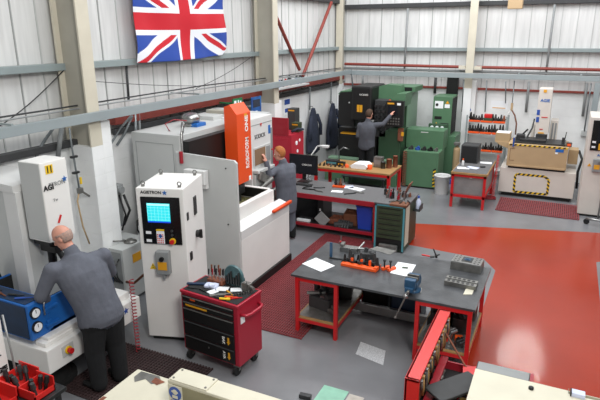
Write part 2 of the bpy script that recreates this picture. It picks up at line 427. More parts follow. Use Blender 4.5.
# conduits hanging down from the trunking
for pts, r, m_, lab in [
    ([(-6.2, 5.2, 2.8), (-6.4, 5.2, 2.62), (-6.42, 5.1, 2.5), (-6.42, 5.0, 2.35)], .022, 'conduit', 'bent grey conduit left of the white machine head'),
    ([(-6.25, 5.38, 2.8), (-6.4, 5.36, 2.3)], .032, 'midgrey_mc', 'thick grey conduit behind the white machine head'),
    ([(-6.2, 6.7, 2.76), (-6.44, 6.68, 2.55), (-6.44, 6.4, 2.3), (-6.44, 6.36, 1.2)], .02, 'conduit', 'bent grey conduit running down beside the white casing'),
    ([(-6.2, 6.72, 2.76), (-6.42, 6.74, 2.45), (-6.42, 6.55, 2.3)], .02, 'conduit', 'short bent conduit above the big grey machine'),
    ([(-6.42, 7.02, 2.78), (-6.42, 7.0, 2.1)], .03, 'conduit', 'straight grey conduit at the edge of the big grey machine'),
    ([(-6.42, 7.12, 2.78), (-6.42, 7.1, 2.25)], .022, 'midgrey_mc', 'thinner straight conduit at the edge of the big grey machine'),
    ([(-6.45, 8.6, 2.78), (-6.45, 8.6, 2.45)], .025, 'conduit', 'stub of conduit above the silver ball'),
    ([(-6.44, 14.05, 2.8), (-6.44, 14.05, 1.95)], .02, 'conduit', 'grey conduit above the left navy coat'),
    ([(-6.44, 15.6, 2.8), (-6.44, 15.6, 1.95)], .02, 'conduit', 'grey conduit above the right navy coat'),
    ([(-6.05, 16.3, 2.8), (-6.05, 16.5, 2.2)], .025, 'conduit', 'pale conduit dropping beside the corner column'),
    ([(-5.75, 16.5, 2.75), (-5.75, 16.5, 2.4)], .035, 'midgrey_mc', 'short thick conduit behind the black hood'),
    ([(-4.43, 16.5, 4.7), (-4.45, 16.5, 2.9)], .03, 'midgrey_mc', 'long grey conduit on the back wall above the green machine'),
    ([(-3.5, 16.5, 2.75), (-3.5, 16.5, 2.3)], .04, 'dark_steel', 'short dark conduit above the green machine'),
    ([(-2.68, 16.5, 2.72), (-2.66, 16.5, 1.8)], .03, 'conduit', 'grey conduit left of the white wall box'),
    ([(-2.06, 16.5, 2.72), (-2.03, 16.5, 1.83)], .018, 'conduit', 'grey conduit above the middle of the shelves'),
    ([(-1.55, 16.5, 2.7), (-1.5, 16.5, 2.1)], .015, 'conduit', 'thin cable drop above the right end of the shelves'),
    ([(-.95, 16.5, 2.72), (-.94, 16.5, 1.88)], .035, 'midgrey_mc', 'thick grey conduit left of the white machine column'),
    ([(-.54, 16.5, 4.7), (-.55, 16.5, 2.9)], .03, 'midgrey_mc', 'long grey conduit high on the back wall above the beige machine'),
    ([(.47, 16.5, 2.72), (.48, 16.5, 1.85)], .035, 'midgrey_mc', 'thick grey conduit ending halfway down near the right corner'),
    ([(.57, 16.5, 2.72), (.57, 16.5, 1.45)], .018, 'conduit', 'thin conduit leading to the small wall socket')]:
    tubething('conduit', pts, r, m_, lab, 'conduit')
tag(MB().box((.50, 16.5, 1.32), (.64, 16.6, 1.46), .01).build('wall_socket', 'grey_mc'), 'small grey socket box at the end of the thin conduit', 'socket')
tag(MB().box((-3.16, 16.45, 2.28), (-2.84, 16.6, 2.80), .01).build('junction_box', 'black'), 'black box on the back wall above the green control cabinet', 'box')
t = thing('wall_box', 'tall white wall box left of the tool shelves', 'box', (-2.5, 16.3, 1.7))
MB().box((-2.60, 16.3, 1.65), (-2.30, 16.55, 2.70), .01).build('body', 'white_mc', t)
MB().box((-2.47, 16.294, 1.86), (-2.40, 16.3, 1.93)).build('badge', 'blue_ink', t)
# beige loudspeaker high up
t = thing('heater_box', 'beige box hanging at the top edge above the back wall', 'box', (-1.42, 15.5, 4.57))
MB().box((-1.60, 15.5, 4.58), (-1.25, 15.75, 4.95), .01).build('body', 'beige', t)
MB().cyl((-1.42, 15.62, 4.95), (-1.42, 15.62, 6.5), .015).build('drop_rod', 'conduit', t)
# air line with splitter hanging near the white head
t = thing('air_line', 'air line with coiled red fitting hanging down the white wall', 'hose', (-6.4, 5.6, 1.0))
MB().tube([(-6.2, 5.46, 2.76), (-6.2, 5.46, 2.5), (-6.2, 5.48, 2.15), (-6.2, 5.50, 1.85)], .014).build('pipe', 'conduit', t)
MB().tube([(-6.2, 5.50, 1.85), (-6.18, 5.42, 1.7), (-6.18, 5.46, 1.3), (-6.18, 5.54, 1.0)], .012).build('hose', 'beige', t)
MB().tube([(-6.2, 5.50, 1.85), (-6.17, 5.64, 1.72)], .016).box((-6.22, 5.46, 1.80), (-6.16, 5.54, 1.88), .01).build('splitter', 'steel_dull', t)
MB().box((-6.2, 5.52, 1.93), (-6.18, 5.55, 2.03)).build('tag', 'yellow', t)
MB().box((-6.22, 5.42, 2.1), (-6.17, 5.52, 2.13)).box((-6.22, 5.42, 2.33), (-6.17, 5.52, 2.36)).build('clip', 'steel_dark', t)

# FLAG -----------------------------------------------------------------
def union_jack():
    y0, y1, z0, z1 = 7.12, 9.80, 3.56, 4.86
    nx, nz = 190, 96; W, Hh = 60., 30.
    mb = MB()
    def P(i, j):
        u, w = i/nx, j/nz
        y = y0+(y1-y0)*u + .02*math.sin(w*5); z = z0+(z1-z0)*w + .05*u*1.0 - .03*math.sin(PI*u)*(1-w) + (.10*(max(0, u-.93)/.07) if w < .12 else 0)*(1-w/.12)
        x = -6.36 + .028*math.sin(u*22+w*2) + .018*math.sin(w*9+u*5)
        return (x, y, z)
    vs = [P(i, j) for j in range(nz+1) for i in range(nx+1)]
    fs = []; ms = []
    for j in range(nz):
        for i in range(nx):
            fs.append((j*(nx+1)+i, j*(nx+1)+i+1, (j+1)*(nx+1)+i+1, (j+1)*(nx+1)+i))
            x = (i+.5)/nx*W-30; y = (j+.5)/nz*Hh-15
            c = 2
            s5 = math.sqrt(5)
            d1 = (x-2*y)/s5; d2 = (x+2*y)/s5     # signed distance to the two diagonals
            if abs(d1) < 3 or abs(d2) < 3: c = 1
            # counterchanged red saltire
            if x < 0 and y < 0 and 0 < d1 < 2: c = 0
            if x < 0 and y > 0 and -2 < d2 < 0: c = 0
            if x > 0 and y > 0 and -2 < d1 < 0: c = 0
            if x > 0 and y < 0 and 0 < d2 < 2: c = 0
            if abs(x) < 5 or abs(y) < 5: c = 1
            if abs(x) < 3 or abs(y) < 3: c = 0
            ms.append(c)
    n0 = len(mb.v); mb.add(vs, fs, True); mb.m = ms
    o = mb.build('union_flag', ['flag_red', 'flag_white', 'flag_blue'], normals=False)
    so = o.modifiers.new('thickness', 'SOLIDIFY'); so.thickness = .004
    tag(o, 'red, white and blue union flag hung high on the left wall', 'flag')
union_jack()

# signs on the left wall
t = thing('safety_sign', 'small green and white safety sign under the trunking left of the blue poster', 'sign', (-6.4, 10.2, 2.5))
MB().box((-6.0, 9.36, 2.56), (-5.98, 9.72, 2.76), .004).box((-6.58, 9.5, 2.64), (-6.0, 9.53, 2.67)).build('plate', 'green_sign', t)
MB().box((-5.98, 9.40, 2.60), (-5.975, 9.48, 2.72)).box((-5.98, 9.54, 2.62), (-5.975, 9.58, 2.72)).box((-5.98, 9.62, 2.60), (-5.975, 9.67, 2.70)).build('symbol', 'paper', t)
t = thing('poster', 'blue poster with dark picture on the wall above the orange machine', 'poster', (-6.4, 10.99, 2.1))
MB().box((-5.99, 10.07, 2.26), (-5.97, 10.48, 2.72), .003).build('sheet', 'blue_poster', t)
MB().box((-5.97, 10.13, 2.50), (-5.965, 10.42, 2.66)).build('picture', 'navy', t)
MB().box((-5.97, 10.13, 2.30), (-5.965, 10.42, 2.34)).box((-5.97, 10.13, 2.39), (-5.965, 10.3, 2.42)).build('lettering', 'paper', t)
MB().box((-6.58, 10.25, 2.4), (-5.99, 10.28, 2.5)).build('bracket', 'conduit', t)
t = thing('notice_sheet', 'white and blue notice sheet on the wall above the red cabinet', 'notice', (-6.5, 12.6, 1.95))
MB().box((-6.5, 12.55, 1.98), (-6.492, 12.95, 2.42)).build('sheet', 'paper', t)
MB().box((-6.492, 12.6, 2.25), (-6.488, 12.9, 2.38)).box((-6.492, 12.62, 2.05), (-6.488, 12.8, 2.15)).build('print', 'blue_ink', t)
t = thing('notice_sheet', 'small pale notice on the back wall behind the shelves', 'notice', (-2, 16.5, 1.9))
MB().box((-1.9, 16.594, 1.92), (-1.45, 16.6, 2.15)).build('sheet', 'paper', t)
MB().box((-1.85, 16.59, 1.94), (-1.5, 16.594, 1.96)).build('print', 'amber', t)

# coats hanging on the left wall
def coat(y, z0, z1, w, label):
    t = thing('coat', label, 'coat', (-6.45, y, z0), 'navy work coats hanging on the left wall')
    mb = MB(); n = 20; k = 14; vs = []
    for j in range(k+1):
        u = j/k; z = z1+(z0-z1)*u; rw = w*(.16+.84*min(1, u*1.6)**.7)/2; rd = .05+.07*min(1, u*2)
        for i in range(n):
            a = 2*PI*i/n; fold = 1+.12*math.sin(a*5+u*2)*u
            vs.append((-6.36+rd*math.cos(a)*fold, y+rw*math.sin(a)*fold, z+.02*math.sin(a*3)*u))
    fs = [(j*n+i, j*n+(i+1) % n, (j+1)*n+(i+1) % n, (j+1)*n+i) for j in range(k) for i in range(n)]+[list(range(n)), [k*n+i for i in range(n)]]
    mb.add(vs, fs, True); mb.build('body', 'navy', t)
    s = MB()
    s.tube([(-6.33, y-w*.28, z1-.2), (-6.28, y-w*.5, z1-.55), (-6.27, y-w*.5, z1-.85)], .05, 10); s.tube([(-6.33, y+w*.28, z1-.2), (-6.28, y+w*.46, z1-.5), (-6.27, y+w*.44, z1-.8)], .05, 10)
    s.build('sleeve', 'navy', t)
    MB().tube([(-6.49, y, z1+.04), (-6.38, y, z1+.05), (-6.36, y, z1)], .012).build('hook', 'steel', t)
coat(14.1, .75, 2.0, .75, 'navy work coat hanging on the left wall, nearer of the two')
coat(15.55, .62, 1.97, .75, 'navy work coat hanging on the left wall, nearest the corner')
tag(MB().tube([(-6.3, 15.9, 1.55), (-6.2, 16.05, 1.35), (-6.25, 16.1, .95)], .09, 10).build('jacket', 'blue_tank'), 'bright blue garment hanging beside the corner coat', 'garment')

# FLOOR MATS ------------------------------------------------------------
def grating(name, x0, y0, x1, y1, px_, py_, bw, matk, label, rz=0, z0=.003, h=.022):
    t = thing(name, label, 'mat', ((x0+x1)/2, (y0+y1)/2, 0), rz=rz); w, d = (x1-x0)/2, (y1-y0)/2
    mb = MB(); x = -w
    while x <= w: mb.box((x-bw/2, -d, z0), (x+bw/2, d, z0+h)); x += px_
    mb.build('bars', matk, t, local=True); mb = MB(); y = -d
    while y <= d: mb.box((-w, y-bw/2, z0), (w, y+bw/2, z0+h*.7)); y += py_
    mb.build('cross_bars', matk, t, local=True)
    return t
grating('duckboard', -4.16, 5.95, -2.85, 9.9, .036, .072, .014, 'mat_red', 'long red slatted floor mat running past the orange machine to the middle bench', )
grating('duckboard', -1.16, 13.05, .6, 14.2, .045, .12, .022, 'mat_red', 'red slatted floor mat in front of the beige machine')
grating('duckboard', -4.95, 3.75, -3.55, 4.85, .045, .045, .018, 'mat_dark', 'dark brown grid mat between the man and the tool cart')
# floor bits in front
tag(MB().box((-2.17, 4.75, .002), (-1.86, 5.15, .006)).build('card_sheet', 'sea_green'), 'pale green sheet lying on the grey floor', 'sheet')
tag(MB().box((-1.84, 4.75, .002), (-1.66, 5.12, .006)).build('card_sheet', 'floor_paint'), 'off-white sheet lying beside the green sheet on the floor', 'sheet')
tag(MB().rbox((-2.27, 4.83, .03), (.14, .06, .05), .1, .008).build('metal_bar', 'steel_dark'), 'small dark metal bar on the floor left of the green sheet', 'bar')
# ========================================================= LEFT SIDE MACHINES
def knob_on(mb, c, r, l, axis='X', m=None):
    c = V(c); d = XP if axis == 'X' else -YP
    mb.cyl(c, c+d*l, r, r*.85, n=14, m=m)

# A: white die sinker on the left with the blue tank ----------------------
t = thing('spark_erosion_machine', 'white spark erosion machine with raised head and blue tank, at the bald man', 'machine', (-5.5, 4.2, 0))
mb = MB(); mb.box((-6.25, 3.51, .40), (-4.77, 4.99, .69), .012)
mb.build('base', 'white_edm', t)
MB().box((-6.2, 3.62, .69), (-4.86, 4.9, .78), .01).box((-5.0, 3.56, .69), (-4.84, 3.95, .74), .01).build('base_step', 'white_edm', t)
MB().box((-4.775, 4.06, .42), (-4.767, 4.30, .68)).build('base_panel', 'beige', t)
MB().cyl((-5.25, 3.85, 0), (-5.25, 3.85, .4), .26, .2, n=24).cyl((-5.25, 3.85, 0), (-5.25, 3.85, .05), .32, n=24).cyl((-5.25, 4.75, 0), (-5.25, 4.75, .4), .24, .2, n=20).box((-6.2, 3.7, .05), (-5.6, 4.9, .4)).build('pedestal', 'black_matt', t)
bp_ = MB().box((-4.77, 3.70, .50), (-4.762, 3.86, .64), .002).build('button_plate', 'grey_mc', t)
MB().cyl((-4.762, 3.78, .57), (-4.745, 3.78, .57), .045, n=20).build('yellow_ring', 'yellow', bp_)
MB().cyl((-4.745, 3.78, .57), (-4.70, 3.78, .57), .03, .034, n=18).build('stop_button', 'red_frame', bp_)
star((-4.765, 4.72, .60), .05, YP, ZP, 'blue_ink', t)
# tank
tk = MB()
X0, X1, Y0, Y1 = -5.95, -4.95, 3.74, 4.75
tk.box((X0, Y0, .78), (X1, Y1, .82)); tk.box((X0, Y0, .78), (X0+.03, Y1, 1.18), .004); tk.box((X0, Y1-.03, .78), (X1, Y1, 1.18), .004); tk.box((X1-.03, Y0, .78), (X1, Y1, 1.18), .004)
tk.build('tank', 'blue_tank', t)
MB().box((X0+.035, Y0, .83), (X0+.045, Y1-.035, 1.17)).box((X0+.035, Y1-.045, .83), (X1-.035, Y1-.035, 1.17)).box((X0+.03, Y0, .82), (X1-.03, Y1-.03, .835)).build('tank_liner', 'black_matt', t)
e = MB().box((X0, 3.50, .78), (X1, 3.74, 1.20), .008).build('tank_end', ['blue_tank'], t)
MB().box((X0, 3.494, .80), (X1-.04, 3.5, 1.18)).box((X0+.02, 3.52, 1.2), (X1-.06, 3.72, 1.206)).build('dark_panel', 'blue_dark', e)
for zz in (1.10, .93):
    g = MB().cyl((X1, 3.57, zz), (X1+.03, 3.57, zz), .062, n=24).build('pressure_gauge', 'black', t)
    MB().cyl((X1+.03, 3.57, zz), (X1+.034, 3.57, zz), .050, n=24).build('dial', 'paper', g)
    MB().box((X1+.034, 3.565, zz), (X1+.037, 3.572, zz+.04)).build('pointer', 'black', g)
h = MB()
for zz in (1.08, .88): h.box((X1, 3.70, zz-.06), (X1+.02, 3.76, zz+.06), .004).box((X1, 3.68, zz-.015), (X1+.035, 3.86, zz+.015), .004)
h.build('latch', 'blue_tank', t)
MB().tube([(-4.9, 3.66, 1.04), (-4.9, 3.66, 1.15), (-4.9, 3.68, 1.21)], .008).build('lever', 'steel', t)
# column, head and quill
MB().box((-6.48, 4.04, .40), (-5.6, 4.56, 2.26), .012).build('column', 'grey_mc', t)
MB().prism([(-6.48, 2.26), (-5.6, 2.26), (-5.6, 2.34), (-6.48, 2.40)], 4.02, 4.56).build('column_cap', 'white_mc', t)
MB().box((-5.8, 4.03, .9), (-5.585, 4.10, 2.26), .004).build('corner_strip', 'white_mc', t)
hd = MB().box((-5.55, 4.10, 1.68), (-5.20, 4.47, 2.63), .012).build('head', ['white_edm'], t)
MB().box((-5.54, 4.095, 1.70), (-5.21, 4.10, 2.62)).build('side_panel', 'grey_mc', hd)  # grey sheet puts the shade of this side into its colour
MB().box((-5.2, 4.17, 2.49), (-5.195, 4.27, 2.59)).build('yellow_label', 'yellow', hd)
MB().box((-5.195, 4.19, 2.50), (-5.193, 4.205, 2.58)).box((-5.195, 4.235, 2.50), (-5.193, 4.25, 2.58)).build('label_mark', 'text_black', hd)
text('AGI', .085, (-5.197, 4.18, 2.33), YP, ZP, 'text_black', 'lettering', hd, bold=.003)
text('ETRON', .07, (-5.197, 4.30, 2.355), YP, ZP, 'midgrey_mc', 'lettering', hd)
star((-5.197, 4.41, 2.385), .04, YP, ZP, 'blue_tank', hd)
text('Tw', .05, (-5.197, 4.25, 2.17), YP, ZP, 'midgrey_mc', 'lettering', hd)
mb = MB(); mb.xf = Matrix.Translation((-5.197, 4.27, 1.93)) @ Matrix.Rotation(R(-28), 4, 'X'); mb.box((0, -.014, -.05), (.003, .014, .05)); mb.build('red_mark', 'red_frame', hd)
MB().box((-5.56, 4.16, 1.60), (-5.3, 4.42, 1.68)).cyl((-5.43, 4.28, 1.60), (-5.43, 4.28, 1.32), .05, n=14).box((-5.52, 4.2, 1.5), (-5.26, 4.36, 1.58), .01).cyl((-5.3, 4.28, 1.5), (-5.22, 4.3, 1.35), .035).build('quill', 'black', t)
MB().tube([(-6.0, 3.95, 1.10), (-6.0, 3.9, 1.35), (-5.95, 3.82, 1.42), (-5.9, 3.76, 1.35), (-5.9, 3.72, 1.1)], .03).build('hose', 'black', t)
MB().tube([(-6.05, 3.98, 1.10), (-6.04, 3.94, 1.28), (-6.0, 3.86, 1.33), (-5.93, 3.80, 1.28)], .022).build('hose', 'black', t)
MB().cyl((-6.3, 4.0, 2.36), (-5.9, 4.0, 2.42), .03).build('top_motor', 'dark_steel', t)
# hand tools on the tank ledge
for i, (x, y, a, m_, lab) in enumerate([(-5.3, 3.62, .3, 'steel_dark', 'dark spanner lying on the dark tank ledge'), (-5.48, 3.58, -.2, 'brown', 'brown handled tool on the dark tank ledge'), (-5.15, 3.6, .6, 'blue_ink', 'blue handled tool at the tank corner'), (-5.65, 3.62, .1, 'steel_dark', 'dark file farthest left on the tank ledge')]):
    mb = MB(); mb.xf = Matrix.Translation((x, y, 1.212)) @ Matrix.Rotation(a, 4, 'Z')
    mb.cyl((-.08, 0, .008), (.03, 0, .008), .012, n=8).box((.03, -.006, .003), (.12, .006, .012))
    tag(mb.build('hand_tool', m_), lab, 'tool')

# red coiled air hose behind the man
pts = []
for i in range(260):
    u = i/259; a = u*44*PI; c_ = V((-4.66, 4.76, 1.05-1.04*u)); pts.append(c_+V((.028*math.cos(a), .028*math.sin(a), 0)))
tag(MB().tube(pts, .006, 5).build('coiled_hose', 'red_dark'), 'red coiled air hose hanging beside the bald man', 'hose')

# B: control cabinet of the die sinker ------------------------------------
t = thing('control_cabinet', 'white control cabinet with glowing cyan screen and eye bolts on top', 'cabinet', (-4.74, 5.07, 0), rz=R(18.2))
w, d, hh = .62, .80, 2.16
MB().box((0, 0, .06), (w, d, hh), .012).build('body', 'white_edm', t, local=True)
MB().box((.04, .04, 0), (w-.04, d-.04, .06)).build('plinth', 'black', t, local=True)
bz = MB().box((.06, -.02, 1.42), (w-.05, 0, 2.05), .006).build('bezel', 'black_gloss', t, local=True)
sc = MB().box((.14, -.024, 1.72), (.44, -.02, 1.97)).build('screen', 'screen', bz, local=True)
g = MB()
for i in range(7): g.box((.145+.046*i, -.0255, 1.74), (.147+.046*i, -.024, 1.93))
for i in range(5): g.box((.145, -.0255, 1.75+.04*i), (.435, -.024, 1.752+.04*i))
g.box((.145, -.0255, 1.94), (.435, -.024, 1.965)).build('grid', 'screen_grid', sc, local=True)
MB().box((.14, -.0255, 1.715), (.44, -.024, 1.733)).build('status_bar', 'screen_blue', sc, local=True)
text('AGIETRON', .055, (.20, -.001, 2.105), XP, ZP, 'text_black', 'lettering', t, bold=.001, local=True)
star((.38, -.001, 2.105), .035, XP, ZP, 'blue_tank', t, local=True)
for zz in (1.575, 1.465): MB().box((.10, -.024, zz-.018), (.17, -.02, zz+.018)).build('label_plate', 'paper', bz, local=True)
kp = MB().box((.24, -.028, 1.43), (.345, -.02, 1.60), .003).build('keypad', 'paper', bz, local=True)
g = MB()
for i in range(4):
    for j in range(5):
        if i in (1, 2) and j == 3: continue
        g.box((.248+.023*i, -.031, 1.438+.027*j), (.262+.023*i, -.028, 1.452+.027*j))
g.build('keys', 'red_frame', kp, local=True)
MB().box((.24, -.0285, 1.605), (.345, -.02, 1.625)).build('yellow_strip', 'yellow', bz, local=True)
MB().box((.27, -.032, 1.525), (.315, -.0285, 1.545)).box((.282, -.032, 1.508), (.303, -.0285, 1.562)).build('cross_key', 'blue_tank', kp, local=True)
es = MB().cyl((.45, -.02, 1.47), (.45, -.035, 1.47), .042, n=20).build('button_ring', 'yellow', bz, local=True)
MB().cyl((.45, -.035, 1.47), (.45, -.07, 1.47), .026, .03, n=18).build('stop_button', 'red_frame', es, local=True)
MB().cyl((.45, -.02, 1.555), (.45, -.04, 1.555), .016, n=12).cyl((.45, -.02, 1.61), (.45, -.04, 1.61), .016, n=12).build('button', 'dark_steel', bz, local=True)
sw = MB().box((.22, -.09, 1.02), (.40, 0, 1.34), .012).build('mains_switch', 'midgrey_mc', t, local=True)
MB().box((.25, -.095, 1.09), (.37, -.09, 1.20)).build('warning_label', 'amber', sw, local=True)
MB().cyl((.31, -.09, 1.245), (.31, -.12, 1.245), .03, n=16).build('dial', 'black', sw, local=True)
MB().cyl((.31, -.045, 1.02), (.31, -.045, .95), .03, .022).build('cable_gland', 'midgrey_mc', sw, local=True)
MB().prism([(.10, 1.06), (.19, 1.06), (.145, 1.145)], -.004, 0).build('warning_triangle', 'yellow', t, local=True)
MB().prism([(.138, 1.10), (.152, 1.10), (.148, 1.13), (.143, 1.13)], -.0055, -.004).box((.139, -.0055, 1.075), (.151, -.004, 1.087)).build('warning_mark', 'text_black', t, local=True)
eb = MB()
for x, y in ((.07, .08), (w-.07, .08), (.07, d-.1), (w-.07, d-.1)):
    eb.cyl((x, y, hh), (x, y, hh+.02), .022, n=12)
    eb.tube([(x+.025*math.cos(a), y, hh+.045+.025*math.sin(a)) for a in [2*PI*i/14 for i in range(15)]], .007, 6)
eb.build('eye_bolts', 'steel_dull', t, local=True)
s1 = MB().box((w, .08, 1.72), (w+.012, .13, 1.82)).box((w, .36, 1.70), (w+.015, .46, 1.95), .004).build('side_vent', 'steel_dark', t, local=True)
sb = MB().cyl((w, .42, 1.42), (w+.05, .42, 1.42), .05, n=18).box((w+.04, .405, 1.36), (w+.08, .435, 1.48), .004).build('rotary_switch', 'black', t, local=True)
MB().box((w, .10, 1.16), (w+.02, .16, 1.27), .004).build('side_handle', 'black', t, local=True)
MB().tube([(-.01, .1, 1.75), (-.06, .1, 1.68), (-.08, .12, 1.55), (-.03, .14, 1.45)], .012).build('side_cable', 'black', t, local=True)

# C: dielectric unit between A and B --------------------------------------
t = thing('dielectric_unit', 'grey box unit with yellow label and hoses between the white machine and the screen cabinet', 'cabinet', (-6.0, 6.0, 0))
MB().box((-6.0, 5.72, .05), (-5.72, 6.35, .90), .01).box((-6.3, 6.1, .05), (-6.0, 6.35, .90)).build('body', 'grey_mc', t)
MB().box((-5.72, 5.92, .62), (-5.715, 6.10, .76)).build('yellow_label', 'amber', t)
MB().box((-5.98, 5.715, .2), (-5.76, 5.72, .85)).build('side_recess', 'midgrey_mc', t)
hs = MB()
for i in range(4):
    x = -5.96+.055*i
    hs.tube([(x, 5.71, .75-.05*(i % 3)), (x+.02, 5.60, .68), (x+.05, 5.60, .50), (x+.02, 5.71, .36)], .013, 6)
hs.build('hoses', 'steel_dark', t)
MB().tube([(-5.72, 5.74, .38), (-5.55, 5.72, .40), (-5.35, 5.76, .58), (-5.1, 5.8, .70)], .02).build('red_hose', 'brown', t)
MB().lathe((-5.86, 6.05, .9), [(.10, 0), (.10, .02), (.05, .03), (.05, .05)]).tube([(-6.2, 5.9, .92), (-6.0, 5.85, .96), (-5.9, 6.0, .93)], .012).build('filler', 'steel_dull', t)
cb_ = MB().box((-5.62, 5.98, .98), (-5.50, 6.06, 1.22), .006).build('control_box', 'plastic_white', t)
g = MB()
for i in range(3):
    for j in range(2): g.box((-5.50, 5.99+.035*j, 1.02+.06*i), (-5.495, 6.01+.035*j, 1.045+.06*i))
g.build('buttons', 'red_frame', cb_)
MB().cyl((-5.56, 6.02, .9), (-5.56, 6.02, .98), .015).build('stalk', 'dark_steel', t)
t = thing('pump_motor', 'small grey motor bolted to the wall by the bent conduit', 'motor', (-6.3, 6.35, 1.15))
MB().cyl((-6.48, 6.36, 1.62), (-6.22, 6.36, 1.62), .06, n=18).box((-6.45, 6.30, 1.64), (-6.25, 6.42, 1.71), .01).box((-6.5, 6.3, 1.0), (-6.3, 6.42, 1.6)).build('body', 'midgrey_mc', t)
MB().tube([(-6.2, 6.36, 1.55), (-6.1, 6.36, 1.3), (-6.2, 6.3, 1.05)], .02).tube([(-6.3, 6.36, 1.53), (-6.22, 6.38, 1.2), (-6.25, 6.3, .95)], .014).build('cable', 'black', t)

# D: large grey machine with the orange head -------------------------------
t = thing('erosion_machine', 'large grey and white machine with bright orange vertical head and open work tank', 'machine', (-5.3, 7.8, 0))
# body behind
mb = MB(); mb.box((-6.16, 6.62, .1), (-5.22, 9.5, 2.53), .012)
mb.build('rear_cabinet', 'grey_mc', t)
sd = MB().prism([(-5.28, .17), (-4.19, .17), (-4.19, 2.20), (-4.23, 2.24), (-5.28, 2.28)], 6.58, 6.62).build('side_panel', 'grey_mc', t)
MB().box((-5.05, 6.45, 1.85), (-4.68, 6.56, 2.06), .008).box((-5.05, 6.50, 1.78), (-4.68, 6.56, 1.85)).build('side_box', 'white_mc', sd)
for (x, z) in ((-4.36, 2.12), (-4.36, 1.25), (-4.9, 1.25)): MB().cyl((x, 6.55, z), (x, 6.56, z), .012, n=8).build('screw', 'dark_steel', sd)
# door outline on the rear cabinet
ol = MB(); a, b_ = (-6.08, -5.35); z0, z1 = .4, 2.38
for p, q in (((a, z0), (b_, z0)), ((b_, z0), (b_, z1)), ((b_, z1), (a, z1)), ((a, z1), (a, z0))):
    ol.box((min(p[0], q[0])-.003, 6.615, min(p[1], q[1])-.003), (max(p[0], q[0])+.003, 6.621, max(p[1], q[1])+.003))
ol.build('door_gap', 'midgrey_mc', t)
# bellows between body and tank
mb = MB()
for i in range(18): mb.box((-5.21, 6.7+.07*i, 1.3), (-5.12+.02*(i % 2), 6.75+.07*i, 2.40))
mb.box((-5.22, 6.66, 1.3), (-5.08, 8.2, 2.44)).build('bellows', 'black', t)
# orange ram: hood with chamfered top
mb = MB()
prof = [(7.62, 1.50), (8.02, 1.50), (8.02, 2.76), (7.86, 2.90), (7.62, 2.86)]
mb.prism([(-5.04, 1.56), (-4.80, 1.56), (-4.80, 2.74), (-4.93, 2.90), (-5.04, 2.86)], 7.60, 8.04)
rm = mb.build('orange_head', 'orange_mc', t)
text('ROBOFORM', .15, (-4.798, 7.90, 2.06), ZP, -YP, 'text_white', 'lettering', rm, bold=.002, sx=.66)
text('ONE', .13, (-4.798, 7.90, 2.56), ZP, -YP, 'text_white', 'lettering', rm, bold=.004)
MB().box((-4.80, 7.84, 2.68), (-4.797, 7.92, 2.73)).build('yellow_mark', 'amber', rm)
MB().box((-4.80, 7.93, 1.56), (-4.796, 8.0, 1.64)).build('label', 'paper', rm)
MB().cyl((-4.97, 7.82, 1.50), (-4.97, 7.82, 1.05), .06).box((-5.06, 7.72, 1.34), (-4.88, 7.92, 1.50), .01).build('spindle', 'steel_dark', t)
# work tank
mb = MB()
mb.box((-5.2, 6.66, .16), (-4.2, 8.28, .98), .01)
mb.build('tank_base', 'white_edm', t)
mb = MB()
mb.box((-5.2, 6.66, .98), (-4.42, 6.72, 1.40)).box((-4.5, 6.66, .98), (-4.40, 8.16, 1.40), .008).box((-5.2, 8.08, .98), (-4.4, 8.16, 1.40), .008)
mb.build('tank_wall', 'white_edm', t)
MB().prism([(-4.40, .98), (-4.20, .98), (-4.20, 1.12), (-4.38, 1.18), (-4.40, 1.18)], 6.66, 8.28).build('tank_ledge', 'white_mc', t)
MB().box((-5.2, 6.7, 1.14), (-4.5, 8.08, 1.20)).build('swarf_bed', 'swarf', t)
MB().box((-5.18, 8.06, 1.22), (-4.52, 8.08, 1.39)).box((-4.515, 7.4, 1.22), (-4.50, 8.08, 1.39)).build('tank_seal', 'black', t)
MB().tube([(-4.19, 7.65, 1.15), (-4.17, 7.65, 1.16), (-4.17, 8.26, 1.16), (-4.19, 8.26, 1.15)], .025, 10).box((-4.2, 7.66, 1.13), (-4.15, 8.3, 1.18), .01).build('orange_handle', 'orange_mc', t)
MB().box((-5.2, 6.66, .0), (-4.17, 8.30, .16), .006).build('plinth', 'black', t)
MB().box((-5.2, 8.28, .16), (-4.5, 8.33, .95)).build('end_cover', 'grey_mc', t)
# electronics head with control window
pn = MB().box((-6.2, 8.34, 1.25), (-4.98, 9.14, 2.55), .01).build('control_head', 'white_mc', t)
text('SODICK', .11, (-4.978, 8.66, 2.21), YP, V((0, .0, 1)), 'text_black', 'lettering', pn)
MB().box((-4.98, 8.98, 2.20), (-4.975, 9.06, 2.36), .001).build('blue_badge', 'blue_tank', pn)
MB().box((-4.98, 8.36, 2.425), (-4.976, 9.12, 2.437)).build('seam', 'midgrey_mc', pn)
MB().prism([(8.66, 2.44), (8.74, 2.44), (8.70, 2.37)], -4.974, -4.972, 'X').build('red_mark', 'red_frame', pn)
win = MB().box((-4.98, 8.40, 1.66), (-4.965, 9.04, 2.02), .004).build('window_panel', 'grey_mc', pn)
MB().box((-4.965, 8.43, 1.69), (-4.96, 8.82, 1.99)).build('window_glass', 'brownglass', win)
MB().box((-4.965, 8.86, 1.7), (-4.955, 9.0, 1.98)).build('keys', 'midgrey_mc', win)
MB().box((-4.98, 9.07, 1.35), (-4.97, 9.13, 2.3)).build('edge_trim', 'midgrey_mc', pn)
MB().cyl((-4.975, 9.09, 1.88), (-4.955, 9.09, 1.88), .016).build('red_button', 'red_frame', pn)
MB().box((-4.98, 8.36, 1.56), (-4.86, 9.0, 1.62), .01).box((-4.98, 8.36, 1.28), (-4.92, 9.0, 1.54), .01).build('shelf', 'grey_mc', t)
